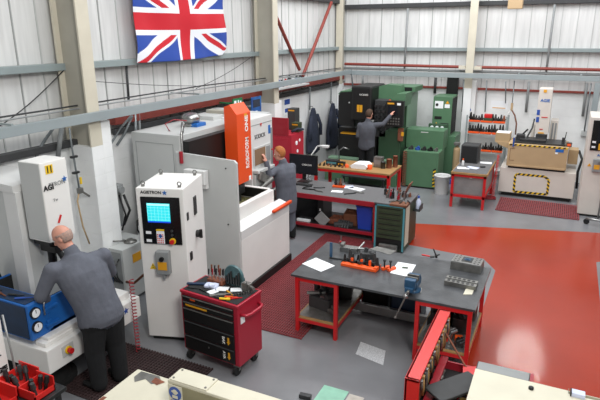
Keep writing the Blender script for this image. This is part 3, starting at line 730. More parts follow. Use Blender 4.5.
MB().rbox((-4.86, 8.55, 1.45), (.06, .35, .16), 0, .01, ('X', -.5)).cyl((-4.9, 8.45, 1.25), (-4.75, 8.7, 1.42), .05).build('tank_pipework', 'steel_dull', t)
# things on the roof
bl = MB(); bl.lathe((-5.60, 7.45, 2.53), [(.10, 0), (.12, .03), (.10, .06)]); bl.lathe((-5.60, 7.45, 2.66), [(.02, -.10), (.11, -.08), (.15, -.03), (.16, 0), (.15, .04), (.10, .08), (.03, .095), (.0, .10)], 24)
bl.build('accumulator', 'steel', t)
MB().box((-5.66, 7.36, 2.53), (-5.42, 7.62, 2.59), .01).build('accumulator_base', 'blue_tank', t)
MB().tube([(-5.24, 6.64, 1.7), (-5.2, 6.66, 1.72), (-5.2, 6.66, 2.55), (-5.24, 6.75, 2.70), (-5.28, 6.8, 2.55)], .02).build('conduit', 'steel', t)
MB().box((-5.24, 6.5, 2.0), (-5.14, 6.58, 2.3), .01).build('conduit_label', 'red_frame', t) if False else None
MB().cyl((-5.16, 6.56, 2.12), (-5.16, 6.56, 2.30), .03).build('air_filter', 'red_dark', t)
MB().cyl((-5.62, 6.9, 2.50), (-5.62, 6.9, 2.53), .03).tube([(-5.62, 6.9, 2.53), (-5.7, 6.9, 2.64), (-5.6, 7.0, 2.7), (-5.5, 7.2, 2.66)], .008).build('roof_cable', 'red_dark', t)
MB().box((-6.1, 8.1, 2.5), (-5.6, 8.6, 2.60), .01).box((-6.2, 8.9, 2.55), (-5.7, 9.1, 2.62), .01).build('roof_panel', 'grey_mc', t)
MB().box((-6.0, 8.45, 2.56), (-5.5, 8.6, 2.66), .01).build('roof_box', 'column_grey', t)

# cabinet at the frame's left edge
t = thing('control_cabinet', 'white cabinet with black lettering cut off by the left edge of the photo', 'cabinet', (-5.0, 2.6, 0))
MB().box((-5.5, 2.2, .05), (-4.5, 2.895, 1.75), .012).build('body', 'white_edm', t)
MB().box((-5.4, 2.25, 0), (-4.55, 2.85, .05)).build('plinth', 'black', t)
text('AGIE', .07, (-4.498, 2.80, .97), YP, ZP, 'text_black', 'lettering', t, bold=.004)
MB().cyl((-4.5, 2.83, 1.12), (-4.495, 2.83, 1.12), .008).cyl((-4.5, 2.83, 1.3), (-4.495, 2.83, 1.3), .008).build('screw', 'dark_steel', t)
tubething('cable', [(-4.45, 2.92, .35), (-4.46, 2.93, .7), (-4.45, 2.91, 1.1), (-4.5, 2.92, 1.5)], .01, 'panel_metal', 'thin clear hose running down the edge of the lettered cabinet', 'hose')

# tool trolley at bottom left with red bins
t = thing('tool_stand', 'grey stand holding the red bins at the bottom left corner', 'stand', (-4.2, 2.7, 0))
MB().box((-4.48, 2.30, .80), (-3.9, 3.02, .84), .005).build('top', 'steel_dark', t)
for x in (-4.44, -3.96):
    for y in (2.36, 2.96): MB().box((x-.02, y-.02, 0), (x+.02, y+.02, .8)).build('leg', 'steel_dark', t)
def red_bin(x0, y0, x1, y1, label):
    t = thing('storage_bin', label, 'bin', ((x0+x1)/2, (y0+y1)/2, .84))
    z = .84; mb = MB(); mb.box((x0, y0, z), (x1, y1, z+.01)); mb.box((x0, y0, z), (x0+.012, y1, z+.10)); mb.box((x1-.012, y0, z), (x1, y1, z+.06)); mb.box((x0, y0, z), (x1, y0+.012, z+.10)); mb.box((x0, y1-.012, z), (x1, y1, z+.15))
    mb.build('tray', 'red_chest', t); return t
red_bin(-4.46, 2.72, -4.19, 2.98, 'red plastic bin nearer the lettered cabinet, full of dark tools')
red_bin(-4.17, 2.72, -3.95, 2.94, 'red plastic bin nearer the cream machine, with dark tools')
red_bin(-4.42, 2.40, -4.12, 2.68, 'red plastic bin in front at the bottom left corner')
random.seed(3)
k = 0
for cx, cy in ((-4.41, 2.80), (-4.36, 2.90), (-4.31, 2.80), (-4.27, 2.90), (-4.23, 2.78), (-4.12, 2.80), (-4.08, 2.88), (-4.03, 2.79), (-4.0, 2.87), (-4.35, 2.5), (-4.27, 2.6), (-4.2, 2.5)):
    mb = MB(); q = V((random.uniform(-.05, .05), random.uniform(-.04, .04), .15))
    mb.cyl((cx, cy, .853), V((cx, cy, .853))+q*.6, .018, .016, n=8).cyl(V((cx, cy, .85))+q*.6, V((cx, cy, .853))+q, .026, .02, n=8)
    tag(mb.build('tool_holder', ['steel_dark', 'dark_steel', 'black'][k % 3]), 'small dark tool standing in the red bins at bottom left', 'tool', 'dark tools in the red bins'); k += 1

# cream machine in the foreground ------------------------------------------
t = thing('cream_machine', 'cream painted machine casing in the foreground with blue round safety sign', 'machine', (-2.2, 2.9, 0))
MB().box((-3.42, 1.8, .3), (-2.755, 3.46, .90), .01).box((-2.755, 1.8, .3), (-.5, 3.10, .88), .01).build('low_casing', 'cream', t)
rc = MB().box((-2.755, 3.11, .3), (-.4, 3.29, 1.20), .008).build('raised_casing', 'cream', t)
MB().box((-2.70, 3.104, .86), (-.45, 3.11, 1.175)).build('side_recess', 'cream_shade', rc)  # darker cream: shade of the near side put into the colour
lid = MB().box((-2.735, 3.115, 1.20), (-2.36, 3.285, 1.212), .003).build('cover_plate', 'cream', rc)
for x in (-2.71, -2.385):
    for y in (3.14, 3.26): MB().cyl((x, y, 1.212), (x, y, 1.218), .010, n=8).build('screw', 'steel_dull', lid)
sg = MB().box((-2.745, 3.098, .90), (-2.60, 3.104, 1.17)).build('sign_plate', 'cream', t)
MB().cyl((-2.672, 3.098, 1.095), (-2.672, 3.094, 1.095), .064, n=28).build('sign_disc', 'blue_ink', sg)
MB().ball((-2.672, 3.094, 1.11), .026, 12, (1, .1, 1)).box((-2.705, 3.091, 1.105), (-2.639, 3.094, 1.12)).box((-2.70, 3.091, 1.05), (-2.645, 3.094, 1.078)).build('sign_figure', 'cream', sg)
text('WEAR', .035, (-2.672, 3.096, 1.01), XP, ZP, 'blue_ink', 'lettering', sg, bold=.001)
MB().lathe((-2.93, 3.02, .9), [(.032, 0), (.03, .03), (.02, .045), (.0, .046)], 16).build('cap', 'steel_dull', t)
mb = MB()
pp = [(-3.36, 3.44), (-3.15, 3.45), (-3.06, 3.38), (-3.14, 3.32), (-3.24, 3.36), (-3.30, 3.28), (-3.36, 3.34)]
mb.add([(x, y, .902) for x, y in pp], [list(range(len(pp)))]); mb.build('worn_patch', 'steel_dull', t)
mb = MB(); pp = [(-3.17, 3.42), (-3.04, 3.40), (-3.08, 3.33), (-3.16, 3.345)]
mb.add([(x, y, .9035) for x, y in pp], [list(range(len(pp)))]); mb.build('rust_patch', 'rust', t)
mb = MB(); mb.box((-3.41, 2.0, .9), (-3.37, 3.0, .902)); mb.build('worn_edge', 'rust', t)
# ======================================================= BACK OF THE WORKSHOP
# green machining centre
t = thing('milling_machine', 'big dark green machining centre with black hoods at the back left corner', 'machine', (-4.8, 15, 0))
MB().box((-5.95, 14.0, 0), (-3.86, 16.2, .34), .01).build('base', 'green_mc', t)
MB().box((-5.85, 14.0, .34), (-4.90, 14.25, .68), .01).box((-4.25, 14.0, .34), (-3.88, 14.18, .72), .01).build('step_block', 'green_pale', t)
MB().box((-5.75, 14.5, .34), (-3.95, 15.9, 1.45), .02).box((-5.6, 14.32, .55), (-4.55, 14.5, 1.30), .02).build('work_enclosure', 'black', t)
MB().box((-5.6, 14.30, 1.30), (-4.6, 14.5, 1.335)).build('yellow_edge', 'amber', t)
hd = MB().prism([(-5.62, 1.62), (-5.62, 2.38), (-5.56, 2.47), (-5.16, 2.50), (-5.16, 1.55), (-5.55, 1.55)], 14.15, 15.2).build('side_hood', 'black', t)
MB().cyl((-5.3, 14.14, 2.2), (-5.3, 14.15, 2.2), .02).build('hood_lamp', 'plastic_white', hd)
MB().prism([(-5.65, 2.40), (-5.56, 2.50), (-5.16, 2.54), (-5.16, 2.48), (-5.56, 2.44)], 14.16, 15.2).build('hood_top', 'green_mc', t)
mh = MB().box((-5.20, 14.0, 1.75), (-4.62, 15.2, 2.66), .05).build('spindle_hood', 'black', t)
text('VICKERS', .065, (-4.84, 13.998, 2.44), XP, ZP, 'text_white', 'lettering', mh)
MB().box((-5.02, 13.99, 1.98), (-4.95, 14.0, 2.17)).box((-4.94, 13.99, 1.98), (-4.87, 14.0, 2.17)).build('yellow_label', 'amber', mh)
MB().prism([(-4.62, 1.6), (-4.62, 2.62), (-4.40, 2.68), (-4.02, 2.66), (-3.98, 2.40), (-3.98, 1.6)], 14.6, 14.97).build('head_casting', 'green_mc', t)
MB().prism([(-4.15, 2.15), (-4.15, 2.35), (-4.0, 2.48), (-3.75, 2.50), (-3.8, 2.15)], 14.2, 14.9).build('motor_cover', 'green_mc', t)
MB().box((-4.60, 14.2, 1.3), (-4.25, 14.6, 2.3), .02).build('tool_carousel', 'dark_steel', t)
mb = MB()
for i in range(6):
    for j in range(3): mb.cyl((-4.54+.11*j, 14.19, 1.45+.14*i), (-4.54+.11*j, 14.10, 1.45+.14*i), .035, n=10)
mb.build('tool_pots', 'steel_dark', t)
cp = MB().box((-4.02, 14.0, 1.55), (-3.55, 14.15, 2.22), .01).build('control_panel', 'black', t)
MB().box((-3.96, 13.994, 1.85), (-3.70, 14.0, 2.08)).build('screen', 'screen_off', cp)
MB().box((-3.98, 13.994, 2.13), (-3.80, 14.0, 2.17)).build('yellow_strip', 'amber', cp)
MB().box((-3.72, 13.994, 2.11), (-3.62, 14.0, 2.17)).build('label', 'paper', cp)
mb = MB()
for i in range(5):
    for j in range(3): mb.box((-3.96+.07*i, 13.99, 1.60+.07*j), (-3.92+.07*i, 14.0, 1.64+.07*j))
mb.build('keys', 'steel_dull', cp)
cp.location = (-.20, 0, .10)
MB().cyl((-4.15, 14.1, 2.25), (-4.15, 14.1, 2.33), .03).build('beacon', 'orange', t)
MB().box((-4.45, 14.2, .34), (-3.84, 14.98, 1.5), .02).build('front_casing', 'green_dark', t)
c1 = MB().box((-4.30, 15.0, 0), (-3.92, 16.2, 2.46), .01).build('electrical_cabinet', 'green_pale', t)
MB().box((-3.92, 15.05, .2), (-3.91, 16.12, 2.40)).build('cabinet_door', 'green_pale', c1)  # paler green on this side puts reflected light into the colour
MB().box((-4.28, 14.99, .2), (-3.95, 15.0, 2.4)).build('front_door', 'green_mc', c1)
MB().box((-3.95, 14.98, .34), (-3.92, 15.0, 2.4)).build('door_edge', 'green_dark', c1)
MB().box((-3.90, 14.1, 1.25), (-3.76, 14.2, 1.60), .02).build('coolant_valve', 'rust', t)
MB().box((-3.80, 14.08, 1.40), (-3.73, 14.1, 1.50)).build('yellow_tag', 'amber', t)
tp = MB().box((-4.5, 15.0, 2.46), (-3.72, 15.9, 2.60), .01).build('top_unit', 'green_mc', t)
MB().box((-4.46, 14.99, 2.48), (-3.8, 15.0, 2.585)).build('top_vent', 'black', tp)
MB().tube([(-5.5, 13.98, .4), (-5.48, 13.9, .9), (-5.35, 13.9, 1.0), (-5.2, 13.95, .95)], .02).build('coolant_hose', 'steel', t)
# green hydraulic unit with sloping box, orange coil hose
t = thing('filter_unit', 'low green cabinet with hazard stripes, oily parts on its ledge, left of the bucket', 'cabinet', (-3.25, 14.6, 0))
MB().box((-3.74, 14.20, .04), (-2.80, 14.95, 1.0), .015).build('lower_cabinet', 'green_mc', t)
MB().box((-3.66, 14.24, 0), (-2.88, 14.9, .04)).build('plinth', 'black', t)
ub = MB().box((-3.82, 14.70, .98), (-2.80, 15.27, 1.50), .015).build('upper_cabinet', 'green_mc', t)
MB().box((-3.42, 14.695, 1.425), (-3.22, 14.70, 1.445)).build('handle', 'plastic_white', ub)
hz = MB().box((-2.92, 14.194, .08), (-2.85, 14.20, .55)).build('hazard_tape', 'yellow', t)
mb = MB()
for i in range(5): mb.add([(-2.92, 14.192, .10+.1*i), (-2.85, 14.192, .14+.1*i), (-2.85, 14.192, .19+.1*i), (-2.92, 14.192, .15+.1*i)], [(0, 1, 2, 3)])
mb.build('black_stripes', 'hazard_black', hz)
pts = [V((-3.68+.05*math.cos(i*.9), 14.14+.04*math.sin(i*.9), 1.0-.95*i/140)) for i in range(141)]
MB().tube(pts, .010, 6).build('orange_coil_hose', 'rust', t)
for i, (x, s_, m_, lab) in enumerate(((-3.6, .07, 'dark_steel', 'dark bearing on the green ledge, leftmost'), (-3.42, .07, 'blue_ink', 'blue part on the green ledge'), (-3.25, .08, 'steel_dark', 'round steel part on the middle of the green ledge'), (-3.08, .08, 'black', 'black casting on the green ledge'), (-2.93, .06, 'steel_dull', 'bright steel part at the right end of the green ledge'))):
    tag(MB().cyl((x, 14.42, 1.0), (x, 14.42, 1.05), s_, n=14).cyl((x, 14.42, 1.05), (x+.04, 14.42, 1.09), s_*.5, n=10).build('machine_part', m_), lab, 'part')
t = thing('control_cabinet', 'tall green control cabinet with stickers, against the back wall', 'cabinet', (-3.0, 15.6, 0))
MB().box((-3.32, 15.42, 0), (-2.62, 16.3, 1.25), .012).build('lower_body', 'green_mc', t)
ub = MB().box((-3.30, 15.45, 1.25), (-2.78, 16.2, 2.33), .012).build('body', 'green_mc', t)
MB().box((-2.78, 15.5, 1.3), (-2.77, 16.15, 2.28)).build('side_shadow_panel', 'black_matt', ub)  # black sheet paints the shade on this side of the cabinet
MB().box((-3.25, 15.444, 2.0), (-3.02, 15.45, 2.2)).box((-2.98, 15.444, 2.02), (-2.84, 15.45, 2.12)).build('sticker', 'paper', ub)
MB().cyl((-3.19, 15.444, 2.1), (-3.19, 15.438, 2.1), .04).build('sticker_mark', 'black', ub)
MB().prism([(-2.96, 2.14), (-2.86, 2.14), (-2.91, 2.22)], 15.44, 15.446).build('yellow_warning', 'amber', ub)
MB().prism([(-3.24, 1.50), (-3.12, 1.50), (-3.18, 1.62)], 15.44, 15.446).build('warning_triangle', 'amber', ub)
MB().box((-3.24, 15.444, 1.70), (-3.04, 15.45, 1.78)).build('vent', 'black', ub)
MB().box((-3.06, 15.444, 1.50), (-2.84, 15.45, 1.6)).build('name_plate', 'steel_dark', ub)
kb = MB().box((-3.36, 15.3, 1.40), (-2.84, 15.45, 1.58), .01).build('switch_shelf', 'green_dark', t)
for x in (-3.26, -3.12, -2.98): MB().cyl((x, 15.30, 1.49), (x, 15.28, 1.49), .045).build('gauge', 'paper', kb)
for x, y, z in ((-2.6, 15.45, .5), (-2.6, 15.5, .8)): MB().tube([(x, y, z), (x+.08, y-.1, z-.15), (x+.06, y-.15, z-.45), (x, y-.1, .05)], .015).build('cable', 'black', t)
# bucket
t = thing('bucket', 'white plastic bucket on the floor left of the small red bench', 'bucket', (-2.62, 13.95, 0))
MB().lathe((-2.62, 13.95, 0), [(.16, 0), (.165, .02), (.20, .46), (.21, .465), (.21, .49), (.19, .49), (.185, .46), (.15, .03), (.0, .03)], 24).build('pail', 'plastic_white', t)
MB().tube([V((-2.62+.21*math.cos(a), 13.95-.13*math.sin(a)-.02, .46-.16*math.sin(a))) for a in [PI*i/14 for i in range(15)]], .006, 6).build('handle', 'steel', t)
t = thing('gas_regulator', 'tan pump bottle with hoses against the back wall right of the green cabinet', 'pump', (-2.5, 15.0, 0))
MB().cyl((-2.50, 15.1, 0), (-2.50, 15.1, .95), .09, n=16).ball((-2.5, 15.1, .95), .09).cyl((-2.5, 15.1, 1.0), (-2.5, 15.1, 1.12), .03).build('cylinder', 'beige', t)
MB().box((-2.58, 15.0, 1.08), (-2.42, 15.12, 1.16), .01).build('valve', 'steel_dull', t)
MB().box((-2.66, 14.95, 0), (-2.36, 15.25, .12), .01).build('base', 'blue_ink', t)

# tool rack
t = thing('tool_rack', 'grey steel shelving rack of orange tool trays against the back wall', 'rack', (-1.9, 16.1, 0))
for x in (-2.42, -1.36):
    for y in (15.9, 16.32): MB().box((x-.02, y-.02, 0), (x+.02, y+.02, 1.80)).build('post', 'galv', t)
SH = (1.62, 1.30, .80, .30)
for z in SH: MB().box((-2.40, 15.9, z-.03), (-1.38, 16.32, z)).build('shelf', 'plastic_white', t)
random.seed(11)
def toolholder(mb, x, y, z, s=1.):
    mb.cyl((x, y, z), (x, y, z+.04*s), .028*s, n=10).cyl((x, y, z+.04*s), (x, y, z+.06*s), .04*s, n=12).cyl((x, y, z+.06*s), (x, y, z+.15*s), .024*s, .012*s, n=10)
for li, z in enumerate(SH[:3]):
    where = ('top', 'second', 'third')[li]
    xs0, xs1 = ((-2.38, -1.40), (-2.38, -1.40), (-1.98, -1.40))[li]
    for ti in range(3 if li < 2 else 2):
        nt_ = 3 if li < 2 else 2
        a = xs0+(xs1-xs0)*ti/nt_+.01; b_ = xs0+(xs1-xs0)*(ti+1)/nt_-.01
        tag(MB().box((a, 15.88, z), (b_, 16.06, z+.045), .004).build('tool_tray', 'orange'), 'orange tool tray on the %s shelf of the rack, %s' % (where, ('leftmost', 'middle', 'rightmost')[ti] if nt_ == 3 else ('left one', 'right one')[ti]), 'tray')
    nn = 13 if li < 2 else 8
    proto = None
    for i in range(nn):
        x = xs0+.05+(xs1-xs0-.1)*i/(nn-1)
        if li == 0 and 5 <= i <= 6: continue
        mb = MB(); toolholder(mb, 0, 0, 0, 1.0)
        c_ = ['steel_dark', 'dark_steel', 'rust', 'black'][random.randrange(4)] if li == 0 else ['steel_dark', 'black', 'dark_steel'][i % 3]
        o = mb.build('tool_holder', c_); o.location = (x, 15.97, z+.045)
        s = random.uniform(.75, 1.5); o.scale = (random.uniform(1.1, 1.6), 1.3, s)
        tag(o, 'dark tool holder standing in an orange tray on the %s shelf of the rack' % where, 'tool holder', 'tool holders on the %s shelf' % where)
t2 = thing('red_cloth_box', 'red and green box between the tools on the top shelf', 'box', (-1.85, 16.0, 1.67))
MB().box((-1.98, 15.9, 1.665), (-1.74, 16.05, 1.74), .01).build('green_part', 'green_dark', t2)
MB().box((-1.97, 15.9, 1.74), (-1.76, 16.05, 1.85), .02).build('red_part', 'red_frame', t2)
# hoist hook with rope loop
t = thing('air_hose_loop', 'forked air hose hanging down beside the beige machine', 'hose', (-1.1, 16.4, 1.5))
MB().tube([(-1.3, 16.2, 2.75), (-1.3, 16.2, 2.2), (-1.3, 16.2, 2.0)], .014).build('drop', 'conduit', t)
MB().box((-1.33, 16.17, 1.95), (-1.27, 16.23, 2.15), .01).build('coupler', 'beige', t)
MB().tube([(-1.3, 16.2, 1.97), (-1.4, 16.2, 1.82), (-1.46, 16.2, 1.6)], .02).build('hose', 'plastic_white', t)
MB().tube([(-1.3, 16.2, 1.97), (-1.2, 16.2, 1.82), (-1.13, 16.15, 1.6), (-1.12, 16.1, 1.3)], .02).build('hose', 'brown', t)

# small red bench with metal panel
def legframe(t, x, y, z, s=.045, matk='red_frame'):
    return MB().box((x-s/2, y-s/2, 0), (x+s/2, y+s/2, z), .003).build('leg', matk, t)
t = thing('workbench', 'small red framed workbench with a steel front panel, near the tool rack', 'bench', (-1.8, 13.6, 0))
tp = MB().box((-2.22, 12.86, .82), (-1.40, 14.5, .87), .004).build('top', 'wood', t)
MB().box((-2.20, 12.89, .87), (-1.42, 14.48, .876)).build('top_sheet', 'bench_speck', tp)
for x in (-2.18, -1.45):
    for y in (12.92, 14.42): legframe(t, x, y, .82, .06)
MB().box((-2.2, 12.89, .76), (-1.42, 12.94, .82)).box((-2.2, 12.89, .26), (-1.42, 12.94, .32)).build('front_rail', 'red_frame', t)
MB().box((-1.47, 12.9, .76), (-1.42, 14.44, .82)).box((-1.47, 12.9, .26), (-1.42, 14.44, .32)).build('side_rail', 'red_frame', t)
MB().box((-2.15, 12.95, .32), (-1.48, 12.96, .76)).box((-1.455, 12.97, .32), (-1.445, 14.4, .76)).build('panel', 'panel_metal', t)
MB().box((-2.15, 12.97, .28), (-1.48, 14.4, .30)).build('lower_shelf', 'steel_dark', t)
MB().cyl((-1.8, 12.94, .74), (-1.74, 12.93, .74), .012).build('panel_knob', 'plastic_white', t)
t = thing('equipment_case', 'dark grey box standing on the small red bench', 'box', (-2.0, 14.0, .876))
MB().box((-2.20, 13.9, .876), (-1.78, 14.35, 1.32), .012).build('body', 'dark_steel', t)
MB().box((-2.17, 13.893, .90), (-1.81, 13.9, 1.29)).build('front_panel', 'black_matt', t)
for x, y, r_, lab, m_ in ((-2.02, 13.3, .2, 'white paper on the small red bench, nearest its front', 'paper'), (-1.82, 13.42, -.3, 'bluish paper in the middle of the small red bench', 'paper_blue'), (-1.6, 14.1, .1, 'folded paper at the back of the small red bench', 'paper')):
    tag(MB().rbox((x, y, .880), (.28, .2, .006), r_).build('paper_sheet', m_), lab, 'paper')
t = thing('spray_bottle', 'small orange capped bottle on the small red bench', 'bottle', (-2.08, 13.6, .876))
MB().lathe((-2.08, 13.6, .876), [(.03, 0), (.032, .1), (.015, .13)]).build('body', 'plastic_white', t); MB().lathe((-2.08, 13.6, 1.006), [(.018, 0), (.018, .04)]).build('cap', 'orange', t)
t = thing('stapler', 'dark hand tool on the right side of the small red bench', 'tool', (-1.6, 13.5, .876))
MB().rbox((-1.6, 13.55, .895), (.12, .05, .03), .5, .008).build('body', 'steel_dark', t)
# red coiled hose on the beige machine
pts = [V((-1.34+.03*math.cos(i*.8), 13.9+.5*(1-i/230)+.03*math.sin(i*.8), .05+1.0*(1-i/230))) for i in range(231)]
tag(MB().tube(pts, .008, 5).build('coiled_hose', 'red_frame'), 'red coiled hose hanging at the left of the beige machine', 'hose')
tag(MB().tube([V((-1.42+.15*math.cos(a), 13.9+.1*math.sin(a), .015+.004*a)) for a in [i*.4 for i in range(40)]], .012, 6).build('hose_coil', 'red_dark'), 'dark red hose coiled on the floor by the beige machine', 'hose')

# beige EDM machine
t = thing('erosion_machine', 'beige erosion machine with white column and yellow and black hazard tape', 'machine', (-.5, 15, 0))
MB().box((-1.28, 14.40, .10), (.46, 15.9, .74), .015).build('base', 'edm_white', t)
MB().box((-1.2, 14.5, 0), (.4, 15.8, .10)).build('plinth', 'black', t)
MB().box((-1.10, 14.42, .74), (.20, 15.4, .80)).build('black_band', 'black', t)
tk = MB().box((-1.14, 14.36, .80), (.22, 15.3, 1.36), .008).build('tank', 'beige', t)
MB().box((-1.10, 14.34, .80), (.20, 14.37, .84), .004).build('tank_lip', 'beige', tk)
MB().box((-1.05, 14.5, 1.36), (.15, 15.2, 1.40)).box((-.9, 14.6, 1.40), (-.3, 15.0, 1.46), .01).build('tank_table', 'steel_dark', tk)
MB().box((-.06, 14.352, 1.24), (.12, 14.36, 1.31)).build('blue_label', 'blue_tank', tk)
MB().box((-.06, 14.352, 1.19), (-.0, 14.36, 1.23)).build('white_label', 'paper', tk)
ol = MB()
for p, q in (((-1.08, .95), (-1.08, 1.25)), ((-1.08, 1.25), (-.98, 1.25)), ((-1.08, .95), (-.98, .95))):
    ol.box((p[0]-.004, 14.355, p[1]-.004), (q[0]+.004, 14.36, q[1]+.004))
ol.build('panel_line', 'brown', tk)
def hazard(parent, P0, P1, y, wd_, n):
    """tape strip from P0 to P1 in the x-z plane at depth y"""
    P0, P1 = V((P0[0], 0, P0[1])), V((P1[0], 0, P1[1])); d = (P1-P0); L_ = d.length; d.normalize(); nn = V((-d.z, 0, d.x))
    c = lambda s, w: tuple(P0+d*max(0, min(L_, s))+nn*w+V((0, y, 0)))
    tp = MB(); tp.add([c(0, -wd_/2), c(L_, -wd_/2), c(L_, wd_/2), c(0, wd_/2), ], [(0, 1, 2, 3)])
    o = tp.build('hazard_tape', 'yellow', parent)
    mb = MB(); st = L_/n
    for i in range(n):
        a = i*st; f = lambda s, w: tuple(V(c(s, w))-V((0, .002, 0)))
        mb.add([f(a, -wd_/2), f(a+st*.5, -wd_/2), f(a+st*.5+wd_*.8, wd_/2), f(a+wd_*.8, wd_/2)], [(0, 1, 2, 3)])
    mb.build('black_stripes', 'hazard_black', o)
hazard(t, (-.86, .60), (-.22, .60), 14.396, .055, 6); hazard(t, (-.22, .60), (-.12, .52), 14.396, .055, 1)
hazard(t, (-.12, .52), (-.12, .15), 14.396, .055, 4); hazard(t, (-.12, .15), (-.90, .14), 14.396, .055, 7); hazard(t, (-.90, .14), (-.90, .56), 14.396, .055, 4); hazard(t, (-.90, .56), (-.86, .60), 14.396, .055, 1)
hazard(t, (-1.12, 1.345), (.20, 1.345), 14.352, .035, 12)
cl = MB().prism([(-.60, 1.55), (-.28, 1.55), (-.30, 2.66), (-.60, 2.66)], 15.0, 15.6).build('column', 'edm_white', t)
MB().box((-.50, 14.99, 2.58), (-.43, 15.0, 2.65)).build('yellow_label', 'amber', cl)
text('AGIE', .10, (-.44, 14.998, 2.38), XP, ZP, 'blue_tank', 'lettering', cl, bold=.003)
MB().box((-.60, 14.99, 2.02), (-.53, 15.0, 2.15)).box((-.60, 14.99, 1.84), (-.53, 15.0, 1.97)).build('blue_panel', 'blue_ink', cl)
MB().box((-.48, 14.99, 1.96), (-.34, 15.0, 1.98)).box((-.5, 14.99, 1.66), (-.42, 15.0, 1.68)).build('red_mark', 'red_frame', cl)
MB().box((-.52, 14.99, 1.56), (-.38, 15.0, 1.59)).build('yellow_strip', 'amber', cl)
MB().box((-.56, 14.95, 1.38), (-.30, 15.3, 1.55), .01).cyl((-.43, 14.95, 1.2), (-.43, 14.95, 1.4), .04).build('quill', 'steel_dark', t)
MB().box((-.26, 15.3, 1.2), (-.08, 15.8, 1.86), .01).box((-.70, 15.3, 1.2), (-.62, 15.7, 1.75), .01).build('side_column', 'edm_white', t)
mb = MB()
for x in (-.22, -.15): mb.box((x, 15.29, 1.35), (x+.04, 15.3, 1.8))
mb.build('side_slots', 'midgrey_mc', t)
MB().tube([(-.78, 14.9, 1.36), (-.74, 14.9, 1.5), (-.66, 14.95, 1.7), (-.64, 15.1, 1.9)], .02).build('dark_hose', 'dark_steel', t)
MB().box((-1.0, 14.7, 1.36), (-.80, 14.9, 1.55), .02).cyl((-.9, 14.8, 1.5), (-.75, 14.8, 1.68), .02).build('work_clamp', 'steel_dark', t)
MB().box((.05, 14.6, 1.36), (.12, 14.7, 1.55), .01).cyl((.1, 14.6, 1.4), (.13, 14.6, 1.7), .01).build('nozzle_stand', 'steel_dark', t)
ob = MB().box((.16, 14.5, 1.36), (.28, 14.6, 1.46), .006).build('lamp_box', 'steel_dark', t)
MB().box((.18, 14.494, 1.38), (.26, 14.5, 1.44)).build('orange_lens', 'orange', ob)
MB().box((.24, 14.9, .86), (.46, 15.3, 1.22), .01).build('rear_box', 'beige', t)
MB().cyl((-1.02, 14.34, 1.30), (-1.02, 14.34, 1.52), .02).build('blue_handle', 'blue_ink', t)
MB().tube([(.46, 15.0, 1.2), (.56, 14.9, 1.0), (.5, 14.8, .7), (.52, 14.7, .3)], .03).build('cable_bundle', 'black', t)
t = thing('carton', 'open tan cardboard carton on the left end of the beige machine', 'box', (-1.2, 14.9, 1.36))
mb = MB(); mb.box((-1.52, 14.9, 1.30), (-1.16, 15.3, 1.52))
mb.build('box', 'beige', t); MB().prism([(-1.52, 1.30), (-1.40, 1.22), (-1.14, 1.12), (-1.16, 1.30)], 14.88, 14.90).build('flap', 'beige', t)
MB().box((-1.50, 14.92, 1.52), (-1.18, 15.28, 1.525)).build('inside', 'paper', t)

# cabinet at right edge
t = thing('control_cabinet', 'tall off-white control cabinet with black panel at the right edge', 'cabinet', (.9, 13.8, 0))
MB().box((.56, 13.42, .05), (1.45, 14.5, 2.24), .012).build('body', 'edm_white', t)
MB().box((.6, 13.46, 0), (1.4, 14.4, .05)).build('plinth', 'black', t)
bz = MB().box((.62, 13.40, 1.52), (1.35, 13.42, 2.18), .004).build('bezel', 'black_gloss', t)
MB().box((.74, 13.392, 1.72), (1.25, 13.40, 2.10)).build('screen', 'screen_off', bz)
MB().box((.65, 13.394, 1.69), (.72, 13.40, 1.73)).box((.65, 13.394, 1.58), (.72, 13.40, 1.62)).build('label_plate', 'paper', bz)
MB().box((.78, 13.39, 1.54), (.88, 13.40, 1.68)).build('keypad', 'amber', bz)
text('AGIE', .07, (.86, 13.415, 1.42), XP, ZP, 'blue_tank', 'lettering', t, bold=.002)
sw = MB().box((.72, 13.34, 1.06), (.94, 13.42, 1.34), .012).build('mains_switch', 'midgrey_mc', t)
MB().box((.75, 13.334, 1.12), (.86, 13.34, 1.22)).build('warning_label', 'amber', sw)
MB().cyl((.84, 13.34, 1.27), (.84, 13.31, 1.27), .03).build('dial', 'steel', sw)
MB().prism([(.62, 1.16), (.70, 1.16), (.66, 1.23)], 13.414, 13.42).build('warning_triangle', 'amber', t)
t = thing('trolley_foot', 'silver wheeled foot of a trolley at the right edge of the floor', 'trolley', (.9, 13.0, 0))
MB().tube([(.72, 12.85, .12), (.9, 12.8, .13), (1.4, 12.7, .13)], .025).tube([(.95, 12.85, .13), (.95, 12.85, 1.1)], .02).build('frame', 'steel', t)
MB().cyl((.74, 12.83, .06), (.74, 12.87, .06), .06, n=16).build('wheel', 'rubber', t)

